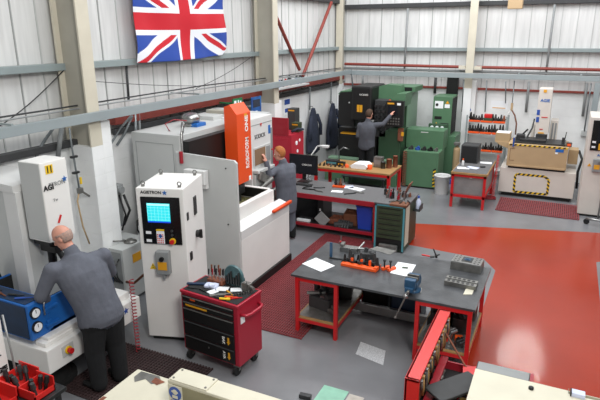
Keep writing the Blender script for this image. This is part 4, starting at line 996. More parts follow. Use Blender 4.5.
# FAR BENCH with wooden top -------------------------------------------------
t = thing('workbench', 'wooden topped workbench with bright red frame in front of the green machine', 'bench', (-4.4, 12.5, 0))
MB().box((-5.4, 12.0, .83), (-3.45, 13.0, .87), .004).build('top', 'wood', t)
MB().box((-5.4, 12.0, .77), (-3.47, 12.05, .83)).box((-5.4, 12.94, .77), (-3.47, 12.99, .83)).build('long_rail', 'red_frame', t)
MB().box((-3.52, 12.0, .77), (-3.46, 12.99, .83)).build('end_rail', 'red_frame', t)
for x in (-5.35, -3.49):
    for y in (12.04, 12.95): legframe(t, x, y, .78, .07)
z = .87
t = thing('paper_stack', 'crumpled white paper bag on the wooden bench', 'paper', (-4.35, 12.4, z))
MB().prism([(-4.48, z), (-4.12, z), (-4.08, z+.06), (-4.16, z+.12), (-4.42, z+.11), (-4.52, z+.06)], 12.2, 12.6).build('bag', 'paper', t)
for i, (x, y, w_, h_, m_, lab) in enumerate((( -3.92, 12.6, .22, .26, 'steel_dull', 'grey square block beside the paper bag on the wooden bench'), (-3.66, 12.6, .14, .22, 'rust', 'rusty brown can on the wooden bench, left one'), (-3.55, 12.75, .12, .28, 'rust', 'taller rusty can at the corner of the wooden bench'), (-3.78, 12.5, .12, .16, 'steel_dark', 'dark block between the cans on the wooden bench'), (-5.05, 12.4, .3, .12, 'steel_dark', 'dark toolbox at the left of the wooden bench'), (-4.8, 12.35, .18, .1, 'black', 'black tool case in the middle left of the wooden bench'))):
    tt = thing('block' if 'block' in lab else ('can' if 'can' in lab else 'tool_case'), lab, 'block' if 'block' in lab else ('can' if 'can' in lab else 'case'), (x, y, z))
    if 'can' in lab: MB().lathe((x, y, z), [(w_/2, 0), (w_/2, h_), (w_/2+.005, h_), (w_/2-.008, h_), (w_/2-.01, h_-.02), (0, h_-.02)], 18).build('body', m_, tt)
    else:
        MB().box((x-w_/2, y-w_/3, z), (x+w_/2, y+w_/3, z+h_), .008).build('body', m_, tt)
        MB().box((x-w_/2+.02, y-w_/3-.004, z+h_*.3), (x+w_/2-.02, y-w_/3, z+h_*.7)).build('panel', 'panel_metal' if i == 0 else 'amber' if i == 5 else 'teal', tt)
tag(MB().lathe((-4.62, 12.25, z), [(.05, 0), (.045, .06), (.03, .08), (0, .08)]).build('cap', 'orange'), 'orange cap on the wooden bench left of the paper bag', 'cap')
tag(MB().lathe((-4.05, 12.3, z), [(.06, 0), (.06, .1), (.04, .11), (0, .11)]).build('cap', 'orange'), 'orange tin on the wooden bench right of the paper bag', 'tin')
for i in range(7):
    x = -5.3+.1*i; mb = MB(); mb.cyl((x, 12.15+.03*(i % 3), z), (x+.02, 12.15+.03*(i % 3), z+.06+.02*(i % 2)), .03, .02, n=8)
    tag(mb.build('machine_part', ['steel_dark', 'black', 'rust', 'steel_dull'][i % 4]), 'small part in the clutter along the left front edge of the wooden bench', 'part', 'small parts on the wooden bench')

# RED CABINET and things on it
t = thing('red_cabinet', 'red steel cabinet behind the orange headed machine with stickers on its side', 'cabinet', (-5.75, 11.3, 0))
MB().box((-6.03, 11.0, 0), (-5.50, 11.65, 1.80), .01).build('body', 'red_cab', t)
MB().box((-6.03, 10.99, 1.78), (-5.58, 11.03, 2.18), .006).build('back_plate', 'red_dark', t)
MB().box((-6.0, 10.992, .2), (-5.54, 11.0, 1.72)).build('door', 'red_cab', t)
mb = MB(); mb.cyl((-5.50, 11.25, 1.58), (-5.49, 11.25, 1.58), .05).cyl((-5.50, 11.42, 1.62), (-5.49, 11.42, 1.62), .035).cyl((-5.50, 11.3, 1.38), (-5.49, 11.3, 1.38), .04)
mb.build('stickers', 'paper', t)
for i, (a, b_, m_, nm, lab) in enumerate((((-5.95, 11.7, 0), (-5.75, 11.95, 2.3), 'dark_steel', 'locker', 'tall narrow dark locker behind the red cabinet'), ((-5.7, 11.4, 1.8), (-5.52, 11.6, 2.02), 'olive', 'tool_case', 'olive case on top of the red cabinet'))):
    t = thing(nm, lab, 'case', (a[0], a[1], a[2])); MB().box(a, b_, .01).build('body', m_, t)
    MB().box((a[0]+.02, a[1]-.006, b_[2]-.06), (b_[0]-.02, a[1], b_[2]-.03)).build('yellow_band', 'amber', t)
tag(MB().tube([(-5.6, 11.2, 1.84), (-5.5, 11.3, 1.9), (-5.45, 11.5, 1.86), (-5.55, 11.6, 1.84), (-5.65, 11.4, 1.83)], .03).build('glove', 'navy'), 'dark glove lying on top of the red cabinet', 'glove')
# clutter high on the wall beyond column 2
t = thing('wall_shelf', 'small shelf crowded with bottles high on the left wall beyond the cream column', 'shelf', (-6.4, 12.6, 2.8))
MB().box((-6.6, 11.6, 2.70), (-6.25, 13.6, 2.74)).build('board', 'white_mc', t)
for i in range(9):
    y = 11.7+.21*i; h_ = .14+.09*((i*7) % 3)/2; tt = thing('bottle', 'bottle in the row on the shelf high on the left wall', 'bottle', (-6.4, y, 2.74), 'bottles on the wall shelf')
    MB().lathe((-6.42, y, 2.74), [(.06, 0), (.06, h_*.7), (.025, h_*.85), (.025, h_)], 12).build('body', ['dark_steel', 'plastic_white', 'blue_ink', 'steel_dark', 'red_frame'][i % 5], tt)
    MB().lathe((-6.42, y, 2.74+h_), [(.03, 0), (.03, .03)], 10).build('cap', ['paper', 'black'][i % 2], tt)
t = thing('wall_cabinet', 'pale grey switch cabinet on the wall between the green sign and the column', 'cabinet', (-6.4, 10.7, 1.9))
MB().box((-6.49, 10.1, 1.7), (-6.38, 10.9, 2.40), .01).build('body', 'grey_mc', t)
MB().box((-6.38, 10.15, 1.76), (-6.37, 10.85, 2.34)).build('door', 'white_mc', t)
# ============================================================ MIDDLE BENCH
t = thing('workbench', 'long dark topped red workbench with the computer, beside the ginger haired man', 'bench', (-4.1, 10.3, 0))
zt = .85
tp = MB().box((-5.4, 9.82, zt-.03), (-3.06, 10.86, zt), .003).build('top', 'bench_speck', t)
MB().box((-5.4, 9.80, zt-.10), (-3.05, 9.84, zt-.005)).build('front_rail', 'red_dark', t)
MB().box((-3.10, 9.82, zt-.10), (-3.05, 10.86, zt-.005)).build('end_rail', 'red_dark', t)
for x in (-5.35, -3.09):
    for y in (9.85, 10.8): legframe(t, x, y, zt-.05, .08, 'red_frame')
MB().box((-5.35, 9.86, .16), (-3.1, 10.8, .19)).build('lower_shelf', 'steel_dark', t)
MB().box((-5.35, 9.82, .14), (-3.1, 9.86, .20)).build('lower_rail', 'red_dark', t)
# monitor
t = thing('monitor', 'black flat screen monitor on the middle bench behind the ginger haired man', 'monitor', (-5.0, 10.65, zt))
sc = MB().box((-5.36, 10.60, 1.03), (-4.68, 10.64, 1.47), .006).build('screen', ['black'], t)
MB().box((-5.34, 10.596, 1.05), (-4.70, 10.60, 1.45)).build('display', 'screen_off', sc)
text('CADCAM', .055, (-4.93, 10.594, 1.25), XP, ZP, 'text_white', 'lettering', sc)
MB().box((-5.06, 10.64, .9), (-4.98, 10.68, 1.2)).build('neck', 'black', t); MB().box((-5.15, 10.55, zt), (-4.88, 10.78, zt+.015), .005).build('foot', 'black', t)
t = thing('keyboard', 'black keyboard below the monitor on the middle bench', 'keyboard', (-5.0, 10.4, zt))
MB().box((-5.1, 10.32, zt), (-4.72, 10.46, zt+.02), .004).build('body', 'black', t)
mb = MB()
for i in range(12):
    for j in range(4): mb.box((-5.09+.03*i, 10.33+.03*j, zt+.02), (-5.065+.03*i, 10.352+.03*j, zt+.026))
k_ = mb.build('keys', 'dark_steel', t)
t = thing('desk_lamp', 'white folding lamp arm standing behind the monitor', 'lamp', (-4.9, 11.0, zt))
MB().tube([(-4.95, 10.72, zt), (-4.95, 10.72, 1.35), (-4.75, 10.75, 1.65)], .014).build('arm', 'plastic_white', t)
MB().tube([(-4.75, 10.75, 1.65), (-4.6, 10.75, 1.68)], .02).box((-4.62, 10.70, 1.64), (-4.48, 10.80, 1.69), .01).build('head', 'plastic_white', t)
t = thing('computer_tower', 'large black computer case on the lower shelf of the middle bench', 'computer', (-4.7, 10.2, .19))
MB().box((-5.0, 10.0, .19), (-4.28, 10.5, .76), .015).build('case', 'black', t)
MB().box((-4.96, 9.994, .24), (-4.40, 10.0, .70)).build('front_panel', 'black_gloss', t)
MB().box((-4.36, 9.992, .45), (-4.33, 10.0, .5)).build('badge', 'plastic_white', t)
mb = MB(); mb.xf = Matrix.Translation((-4.27, 9.93, .30)) @ Matrix.Rotation(R(40), 4, 'Y') @ Matrix.Rotation(R(-15), 4, 'X')
mb.box((-.13, -.01, -.11), (.13, .01, .11), .005); tag(mb.build('mesh_sheet', 'panel_metal'), 'square grey mesh panel leaning on the black computer case', 'panel')
tag(MB().box((-4.85, 9.9, .19), (-4.55, 9.98, .24), .01).build('paper_roll', 'paper'), 'crumpled paper in front of the black computer case', 'paper')
t = thing('waste_bin', 'bright blue plastic bin at the right end under the middle bench', 'bin', (-3.33, 10.1, .0))
mb = MB(); mb.lathe((0, 0, 0), [(.19, 0), (.235, .46), (.25, .47), (.25, .50), (.225, .50), (.22, .46), (.175, .03), (0, .03)], 4)
for i in range(len(mb.v)): mb.v[i] = Matrix.Rotation(PI/4, 4, 'Z') @ mb.v[i]; mb.v[i] += V((-3.36, 10.12, .19))
mb.sm = [False]*len(mb.f); mb.build('body', 'blue_bin', t); MB().box((-3.40, 9.942, .62), (-3.3, 9.95, .66), .003).build('handle', 'blue_bin', t)
for i, (x, y, s_, m_, lab, nm) in enumerate(((-4.0, 10.15, (.34, .3, .12), 'rust', 'rusty lump of metal on the shelf left of the blue bin', 'casting'), (-3.72, 10.2, (.3, .3, .26), 'brown', 'brown wooden block on the lower shelf beside the blue bin', 'block'), (-3.8, 9.95, (.4, .12, .10), 'dark_steel', 'dark bundle of tools at the shelf edge', 'tool_bundle'))):
    mb = MB(); mb.rbox((x, y, .19+s_[2]/2), s_, .2*i, .03)
    for q in range(5): mb.cyl((x-.12+.06*q, y-.1, .20), (x-.10+.05*q, y+.05, .20+s_[2]*1.15), .025, n=7)
    tag(mb.build(nm, m_), lab, 'part')
z = zt
tag(MB().rbox((-4.05, 10.2, z+.006), (.24, .14, .008), .2).build('paper_sheet', 'paper'), 'white paper slip on the middle bench, nearer its front edge', 'paper')
tag(MB().rbox((-3.75, 10.55, z+.006), (.32, .2, .010), -.3).build('paper_sheet', 'paper'), 'larger white papers on the middle bench near the drawer cabinet', 'paper')
tag(MB().rbox((-3.95, 10.62, z+.006), (.2, .2, .010), .4).build('paper_sheet', 'paper_blue'), 'paler paper beside the orange tray on the middle bench', 'paper')
tag(MB().rbox((-4.15, 10.55, z+.02), (.26, .12, .04), .1, .006).build('tool_tray', 'orange'), 'orange tray on the middle bench', 'tray')
for i in range(4):
    mb = MB(); toolholder(mb, 0, 0, 0, 1.0); o = mb.build('tool_holder', ['steel_dark', 'steel_dull', 'rust', 'steel'][i]); o.location = (-4.23+.055*i, 10.57, z+.04)
    tag(o, 'tool holder upright in the orange tray on the middle bench', 'tool holder', 'tool holders in the tray on the middle bench')
for i, (x, y, a, l_) in enumerate(((-4.65, 10.1, .1, .3), (-4.5, 10.3, .5, .25), (-4.4, 10.05, -.2, .2), (-4.75, 10.25, .9, .2), (-3.75, 10.15, .7, .25), (-3.6, 10.3, .2, .2))):
    tag(MB().rbox((x, y, z+.012), (l_, .025, .022), a, .004).cyl((x, y, z+.012), (x+.06*math.cos(a), y+.06*math.sin(a), z+.012), .017, n=8).build('hand_tool', ['black', 'steel_dark', 'steel_dull'][i % 3]), 'dark hand tool scattered on the middle bench top', 'tool', 'hand tools on the middle bench')

# DRAWER CABINET --------------------------------------------------------------
t = thing('drawer_cabinet', 'dark green drawer cabinet with pale blue edges at the end of the middle bench', 'cabinet', (-2.7, 10, 0))
x0, x1, y0, y1, h_ = -3.0, -2.42, 9.52, 10.42, .93
MB().box((x0, y0, .03), (x1, y1, h_), .006).build('body', 'olive', t)
MB().box((x0, y0-.012, .03), (x0+.035, y0, h_)).box((x1-.035, y0-.012, .03), (x1, y0, h_)).box((x0, y0-.012, h_-.035), (x1, y0, h_)).build('front_frame', 'teal', t)
for i in range(6):
    z0 = .26+.105*i; d_ = MB().box((x0+.04, y0-.015, z0), (x1-.04, y0, z0+.098), .003).build('drawer', 'olive', t)
    MB().box((x0+.08, y0-.026, z0+.068), (x1-.08, y0-.015, z0+.08)).build('handle', 'black', d_)
MB().box((x0+.04, y0-.004, .05), (x1-.04, y0, .25)).build('open_bay', 'black', t)
tag(MB().box((x0+.12, y0-.10, .02), (x1-.1, y0-.02, .16), .02).build('rag', 'steel_dull'), 'pale rag in the open bottom of the drawer cabinet', 'rag')
MB().box((x1, y0+.06, .12), (x1+.006, y0+.32, .90)).build('side_paper', 'cream', t)
MB().box((x0-.02, y0-.02, h_), (x1+.03, y1+.02, h_+.025), .004).build('top', 'bench_speck', t)
MB().box((x0+.28, y0-.022, h_-.01), (x1+.03, y0-.02+.25, h_+.03), .004).build('top_edge', 'brown', t)
zc = h_+.025
random.seed(5)
for i in range(16):
    x = x0+.02+.035*i*.9+random.uniform(-.02, .02); y = y0+.30+random.uniform(0, .35); hh_ = random.uniform(.08, .2)
    mb = MB(); mb.cyl((x, y, zc), (x, y, zc+hh_*.6), random.uniform(.018, .032), n=9).cyl((x, y, zc+hh_*.6), (x+.01, y, zc+hh_), .014, n=8)
    tag(mb.build('cutter', ['steel_dark', 'black', 'steel', 'rust', 'steel_dull', 'red_dark'][i % 6]), 'small cutter standing in the clutter on the drawer cabinet', 'tool', 'cutters on the drawer cabinet')
for i in range(6):
    x = x0+.3+.06*i; tag(MB().rbox((x, y0+.5, zc+.035), (.05, .16, .012), .5, .003).build('gauge_block', 'steel_dark') if i < 0 else MB().rbox((x-.02*(i % 2), y0+.12+.05*(i % 3), zc+.02), (.14, .02, .02), .6+.3*i, .003).build('hand_tool', ['steel_dull', 'steel_dark'][i % 2]), 'short steel tool lying on the drawer cabinet top', 'tool', 'tools lying on the drawer cabinet')
mb = MB(); mb.xf = Matrix.Translation((-2.62, 10.15, zc)) @ Matrix.Rotation(R(-65), 4, 'Y'); mb.box((0, -.13, -.01), (.30, .13, .01), .006)
tag(mb.build('lid_board', 'rust'), 'brown lid propped upright on the drawer cabinet', 'lid')
t = thing('spray_bottle', 'white and blue bottle hanging on the right side of the drawer cabinet', 'bottle', (-2.3, 10.2, .8))
MB().box((-2.415, 10.1, .68), (-2.28, 10.34, .70)).box((-2.29, 10.1, .70), (-2.28, 10.34, .80)).build('holder', 'steel_dark', t)
MB().lathe((-2.345, 10.22, .705), [(.045, 0), (.048, .15), (.02, .2), (.02, .22)]).build('body', 'paper_blue', t); MB().lathe((-2.345, 10.22, .925), [(.025, 0), (.02, .04)]).build('cap', 'blue_ink', t)

# FRONT BENCH -----------------------------------------------------------------
Z = .87
t = thing('workbench', 'large steel topped red workbench in the middle foreground with a blue vise', 'bench', (-1.9, 6.9, 0))
MB().prism([(-3.08, 6.10), (-.65, 6.11), (-.64, 7.46), (-3.10, 7.43)], Z-.03, Z, 'Z').build('top', 'bench_dark', t)
def pedestal(x0, x1, y0, y1):
    for x in (x0, x1):
        for y in (y0, y1): MB().box((x-.025, y-.025, 0), (x+.025, y+.025, Z-.03), .003).build('leg', 'red_frame', t)
    for z0, z1 in ((Z-.085, Z-.03), (.17, .22)):
        MB().box((x0, y0-.022, z0), (x1, y0+.018, z1)).build('front_rail', 'red_frame', t); MB().box((x0, y1-.018, z0), (x1, y1+.022, z1)).build('back_rail', 'red_frame', t)
        MB().box((x0-.022, y0, z0), (x0+.018, y1, z1)).build('side_rail', 'red_frame', t); MB().box((x1-.018, y0, z0), (x1+.022, y1, z1)).build('side_rail', 'red_frame', t)
    sh_ = MB().box((x0-.02, y0-.02, .22), (x1+.02, y1+.02, .235)).build('shelf', 'wood', t)
    MB().box((x0, y0+.03, .235), (x1, y1, .238)).build('shelf_liner', 'steel_dull', sh_)
pedestal(-3.0, -2.43, 6.14, 7.28); pedestal(-1.34, -.71, 6.14, 7.34)
MB().box((-2.48, 6.98, .04), (-1.38, 7.05, .17), .01).build('tie_beam', 'panel_metal', t)
def lump(name, x, y, z, s_, matk, label, cat, seed=0, bits=6, group=None):
    random.seed(seed); mb = MB(); mb.rbox((x, y, z+s_[2]*.3), (s_[0], s_[1], s_[2]*.6), random.uniform(-.3, .3), .02)
    for q in range(bits):
        a, b_ = random.uniform(-.4, .4)*s_[0], random.uniform(-.4, .4)*s_[1]
        if q % 2: mb.cyl((x+a, y+b_-.04, z+s_[2]*.72), (x+a+.06, y+b_+.05, z+s_[2]*.72), min(s_)*.2, n=10)
        else: mb.cyl((x+a, y+b_, z+s_[2]*.5), (x+a, y+b_, z+s_[2]), min(s_)*.18, n=10)
    return tag(mb.build(name, matk), label, cat, group)
zs = .235
lump('machine_vise', -2.78, 6.55, zs, (.36, .26, .30), 'dark_steel', 'dark machine vise on the left shelf under the steel bench, front', 'vise', 1)
lump('gearbox', -2.74, 7.0, zs, (.44, .36, .42), 'black', 'big black casting on the left shelf under the steel bench, rear', 'casting', 2, 8)
lump('steel_block', -2.60, 6.42, zs, (.10, .10, .12), 'steel_dull', 'small grey block at the front of the left lower shelf', 'block', 3, 2)
t2 = MB().cyl((-3.0, 6.45, .45), (-2.75, 6.55, .46), .025, n=12).box((-2.80, 6.45, zs), (-2.70, 6.65, .44), .01)
tag(t2.build('round_bar', 'steel'), 'bright round bar sticking out under the steel bench', 'bar')
tag(MB().rbox((-2.72, 7.15, .68), (.1, .12, .04), .3, .01).box((-2.76, 7.1, .66-.0), (-2.70, 7.2, .665)).build('blue_cloth', 'blue_ink'), 'blue scrap of cloth on the black casting under the bench', 'cloth')
lump('casting', -1.15, 6.7, zs, (.26, .30, .26), 'black', 'dark casting under the right end of the steel bench', 'casting', 4, 6)
lump('casting', -.88, 6.75, zs, (.22, .3, .36), 'steel_dark', 'steel grey casting under the right end of the steel bench', 'casting', 5, 8)
lump('casting', -1.0, 7.15, zs, (.4, .3, .3), 'black_matt', 'black lump at the back of the right lower shelf', 'casting', 6, 8)
for i, (x, y, s_, m_, lab) in enumerate(((-1.2, 6.4, (.16, .2, .16), 'steel_dull', 'dull steel fixture at the front left of the right lower shelf'), (-1.0, 6.36, (.14, .14, .2), 'steel', 'bright ringed fixture at the front middle of the right lower shelf'), (-.82, 6.32, (.1, .12, .1), 'steel_dark', 'small dark clamp at the front right of the right lower shelf'), (-1.15, 7.05, (.2, .2, .4), 'steel_dull', 'tall grey fixture at the back of the right lower shelf'), (-.84, 7.1, (.2, .2, .44), 'dark_steel', 'tall dark fixture in the back corner of the right lower shelf'))):
    lump('fixture', x, y, zs, s_, m_, lab, 'fixture', 40+i, 7)
tag(MB().cyl((-1.22, 6.42, zs+.04), (-1.02, 6.58, zs+.05), .03, n=12).build('mallet', 'wood'), 'wooden handle lying on the right lower shelf', 'handle')
tag(MB().rbox((-.86, 6.45, zs+.03), (.1, .08, .05), .2, .01).build('orange_part', 'orange'), 'orange part on the right lower shelf under the bench', 'part')
t = thing('storage_crate', 'deep blue crate on the floor under the middle of the steel bench', 'crate', (-1.7, 6.95, 0))
mb = MB(); a0, a1, b0, b1 = -1.95, -1.50, 7.08, 7.46
mb.box((a0, b0, 0), (a1, b1, .02)).box((a0, b0, 0), (a0+.02, b1, .48)).box((a1-.02, b0, 0), (a1, b1, .48)).box((a0, b0, 0), (a1, b0+.02, .48)).box((a0, b1-.02, 0), (a1, b1, .48))
mb.build('body', 'blue_dark', t); MB().box((a0+.1, b0-.012, .36), (a1-.1, b0, .41), .004).build('handle', 'blue_bin', t)
t = thing('storage_crate', 'black crate on the floor left of the deep blue crate under the bench', 'crate', (-2.2, 7.05, 0))
MB().box((-2.42, 7.2, 0), (-2.02, 7.46, .42), .01).build('body', 'black_matt', t); MB().box((-2.35, 7.19, .3), (-2.12, 7.2, .35), .003).build('handle', 'dark_steel', t)

def sheet(pts, z, matk, name, label, cat='paper', th=.003):
    c = sum((V(p) for p in pts), V((0, 0)))/len(pts) if False else None
    mb = MB(); w = [at(px_, py_, z) for px_, py_ in pts]; mb.prism([(p.x, p.y) for p in w], z, z+th, 'Z')
    return tag(mb.build(name, matk), label, cat)
sheet([(302, 264), (316, 258), (335, 266), (321, 272)], Z+.003, 'paper', 'paper_pad', 'white paper pad at the left end of the steel bench', 'paper', .006)
sheet([(390, 273), (398, 262), (416, 265), (409, 277)], Z, 'paper', 'drawing_sheet', 'white sheet with a small green print beside the blue vise', 'paper')
q = at(405, 268, Z); tag(MB().rbox((q.x, q.y, Z+.0045), (.08, .06, .002), .2).build('print', 'olive'), 'small dark print on the white drawing sheet', 'print')
sheet([(463, 295), (466, 289), (474, 290), (472, 295)], Z, 'cream', 'note_card', 'small cream card at the right end of the steel bench', 'card', .01)
sheet([(370, 249), (377, 246.5), (396, 251), (390, 255)], Z, 'steel_dull', 'steel_plate', 'thin bright steel plate at the back edge of the steel bench', 'plate', .004)
# upright blue stick clamp
q = at(331, 258, Z); t = thing('height_gauge', 'upright blue bar on a round foot at the back of the steel bench', 'gauge', (q.x, q.y, Z))
MB().cyl((q.x, q.y, Z), (q.x, q.y, Z+.02), .03, n=16).build('foot', 'steel_dull', t); MB().box((q.x-.02, q.y-.012, Z+.02), (q.x+.02, q.y+.012, Z+.24), .004).build('bar', 'blue_vise', t)
q = at(334, 259, Z); tag(MB().rbox((q.x, q.y, Z+.012), (.13, .02, .02), .1, .004).rbox((q.x+.1, q.y+.03, Z+.01), (.09, .03, .015), .3, .004).build('knife', 'steel_dark'), 'dark handled tool lying by the blue upright bar', 'tool')
q = at(349, 251, Z); t = thing('toolmakers_vise', 'silver toolmakers vise at the back of the steel bench', 'vise', (q.x, q.y, Z))
MB().rbox((q.x, q.y, Z+.035), (.26, .12, .07), .1, .005).build('body', 'steel', t); MB().rbox((q.x-.1, q.y+.0, Z+.09), (.05, .12, .05), .1, .004).build('jaw', 'steel_dull', t); MB().cyl((q.x+.12, q.y+.02, Z+.05), (q.x+.22, q.y+.04, Z+.06), .012).build('screw', 'steel', t)
q = at(341, 243, Z); t = thing('gauge_stand', 'tiny silver stand with a red knob at the bench back edge', 'gauge', (q.x, q.y, Z))
MB().cyl((q.x, q.y, Z), (q.x, q.y, Z+.12), .008).box((q.x-.03, q.y-.02, Z), (q.x+.03, q.y+.02, Z+.02), .003).build('post', 'steel', t); MB().ball((q.x, q.y-.02, Z+.03), .016).build('knob', 'red_frame', t)
# orange tool tray with holders
q = at(359, 268, Z); tr = thing('tool_tray', 'long orange tool tray on the steel bench full of black tool holders', 'tray', (q.x, q.y, Z))
MB().rbox((q.x+.0, q.y, Z+.02), (.52, .09, .04), -.04, .006).rbox((q.x+.25, q.y+.04, Z+.035), (.05, .16, .06), -.1, .006).build('body', 'orange', tr)
for dx in (-.12, .02, .14): MB().rbox((q.x+dx, q.y+.05, Z+.07), (.035, .03, .09), 0, .004).build('fin', 'orange', tr)
random.seed(21)
for i in range(9):
    x = q.x-.24+.06*i; y = q.y+.07+.06*(i % 2); s = .95+.2*((i*5) % 3)
    mb = MB(); toolholder(mb, 0, 0, 0, s); mb.cyl((0, 0, .02), (0, -.015, .03), .045, n=12)
    o = mb.build('tool_holder', ['black', 'dark_steel', 'steel_dark'][i % 3]); o.location = (x, y, Z)
    tag(o, 'black tool holder in the group behind the orange tray on the steel bench', 'tool holder', 'tool holders behind the orange tray')
q2 = at(369, 257, Z); mb = MB(); mb.rbox((q2.x, q2.y, Z+.04), (.20, .14, .07), .3, .01).lathe((q2.x+.05, q2.y, Z+.07), [(.05, 0), (.05, .02), (.02, .03)]).cyl((q2.x-.06, q2.y, Z+.05), (q2.x-.04, q2.y+.02, Z+.13), .03)
tag(mb.build('dial_head', 'dark_steel'), 'black dial block at the right of the orange tray', 'tool')
q2 = at(358, 251, Z); tag(MB().cyl((q2.x, q2.y, Z+.03), (q2.x+.05, q2.y+.13, Z+.10), .014).box((q2.x-.04, q2.y-.03, Z), (q2.x+.04, q2.y+.03, Z+.04), .006).build('tap_wrench', 'steel'), 'bright steel rod tool standing behind the orange tray', 'tool')
for i, (px_, py_) in enumerate(((385, 270), (391, 271))):
    q = at(px_, py_, Z); t = thing('tool_clamp', 'orange block with an upright black bolt, %s' % ('left of the pair' if i == 0 else 'right of the pair, next to the drawing'), 'clamp', (q.x, q.y, Z))
    MB().rbox((q.x, q.y+.03, Z+.02), (.045, .14, .04), -.5, .006).build('block', 'orange', t)
    MB().cyl((q.x-.01, q.y, Z+.04), (q.x-.01, q.y, Z+.13), .011).lathe((q.x-.01, q.y, Z+.13), [(.022, 0), (.022, .02), (0, .02)], 8).build('bolt', 'black', t)
# blue bench vise
q = at(409, 296, Z); vx, vy = q.x, 6.26
def MBV():
    m_ = MB(); p = V((vx, vy, Z)); m_.xf = Matrix.Translation(p) @ Matrix.Diagonal((1.15, 1.15, 1.2, 1)) @ Matrix.Translation(-p); return m_
t = thing('bench_vise', 'blue bench vise bolted to the front edge of the steel bench', 'vise', (vx, vy, Z))
MBV().lathe((vx, vy+.06, Z), [(.09, 0), (.09, .02), (.06, .03), (.06, .05)], 20).build('swivel_base', 'blue_vise', t)
MBV().prism([(vy-.02, Z+.05), (vy+.17, Z+.05), (vy+.19, Z+.10), (vy+.12, Z+.17), (vy+.05, Z+.18), (vy+.05, Z+.12), (vy-.02, Z+.11)], vx-.06, vx+.06, 'X').build('body', 'blue_vise', t)
MBV().box((vx-.045, vy-.14, Z+.05), (vx+.045, vy-.01, Z+.10), .01).box((vx-.06, vy-.11, Z+.08), (vx+.06, vy-.04, Z+.18), .012).build('front_jaw', 'blue_vise', t)
MBV().box((vx-.065, vy-.04, Z+.13), (vx+.065, vy-.025, Z+.185)).box((vx-.065, vy+.035, Z+.13), (vx+.065, vy+.05, Z+.185)).build('jaw_plate', 'steel_dull', t)
MBV().cyl((vx, vy-.26, Z+.06), (vx, vy-.12, Z+.07), .018).ball((vx, vy-.25, Z+.06), .026).build('screw', 'steel', t)
MBV().cyl((vx-.10, vy-.25, Z-.20), (vx+.02, vy-.25, Z+.11), .009).ball((vx-.10, vy-.25, Z-.20), .015).ball((vx+.02, vy-.25, Z+.11), .015).build('handle_bar', 'steel_dull', t)
q = at(421, 291, Z); tag(MB().rbox((q.x, q.y, Z+.006), (.012, .14, .01), .15, .003).build('pen', 'steel'), 'silver scriber lying right of the blue vise', 'tool')
q = at(428, 256.5, Z); t = thing('pliers', 'red and black pliers at the back edge of the steel bench', 'pliers', (q.x, q.y, Z))
MB().rbox((q.x-.03, q.y, Z+.01), (.13, .025, .018), -.1, .006).build('handle', 'red_frame', t); MB().rbox((q.x+.06, q.y-.01, Z+.01), (.07, .04, .018), .4, .006).build('jaws', 'black', t)
q = at(436, 257.5, Z); t = thing('toggle_clamp', 'small black clamp next to the red pliers on the bench', 'clamp', (q.x, q.y, Z))
MB().rbox((q.x, q.y, Z+.02), (.03, .06, .04), .4, .006).cyl((q.x, q.y, Z+.03), (q.x-.05, q.y+.02, Z+.12), .01).cyl((q.x, q.y, Z+.03), (q.x+.05, q.y-.02, Z+.06), .01).build('body', 'black', t)
# mould plate with holes
q = at(467, 268, Z); a = R(-3); t = thing('mould_plate', 'square grey mould plate with bolt holes at the right rear of the steel bench', 'plate', (q.x, q.y, Z), rz=a)
MB().box((-.20, -.14, 0), (.20, .14, .11), .004).build('block', 'steel_dull', t, local=True)
tp = MB().box((-.195, -.135, .11), (.195, .135, .125), .003).build('top_plate', 'steel', t, local=True)
hl = MB()
for x in (-.16, -.11, .11, .16):
    for y in (-.10, -.03, .04, .10): hl.cyl((x, y, .1255), (x, y, .1265), .014, n=12)
hl.build('bolt_holes', 'black', tp, local=True)
MB().box((-.07, -.08, .126), (.07, .08, .13)).build('cavity', 'steel_dark', tp, local=True); MB().box((-.04, -.04, .13), (.04, .04, .137), .003).cyl((0, 0, .137), (0, 0, .145), .02).build('insert', 'blue_vise', tp, local=True)
# slotted bars
q = at(461, 285, Z)
for i, dy in enumerate((.055, -.055)):
    t = thing('slotted_bar', 'slotted steel bar in front of the mould plate, %s' % ('rear of the two' if i == 0 else 'front of the two'), 'bar', (q.x, q.y+dy, Z), rz=R(-4))
    MB().box((-.20, -.04, 0), (.20, .04, .06), .003).build('bar', 'steel_dull', t, local=True)
    mb = MB()
    for k in range(6): mb.box((-.17+.06*k, -.025, .06), (-.135+.06*k, .025, .0615))
    mb.build('slots', 'black', t, local=True)
# scratches on the floor: swarf flakes omitted

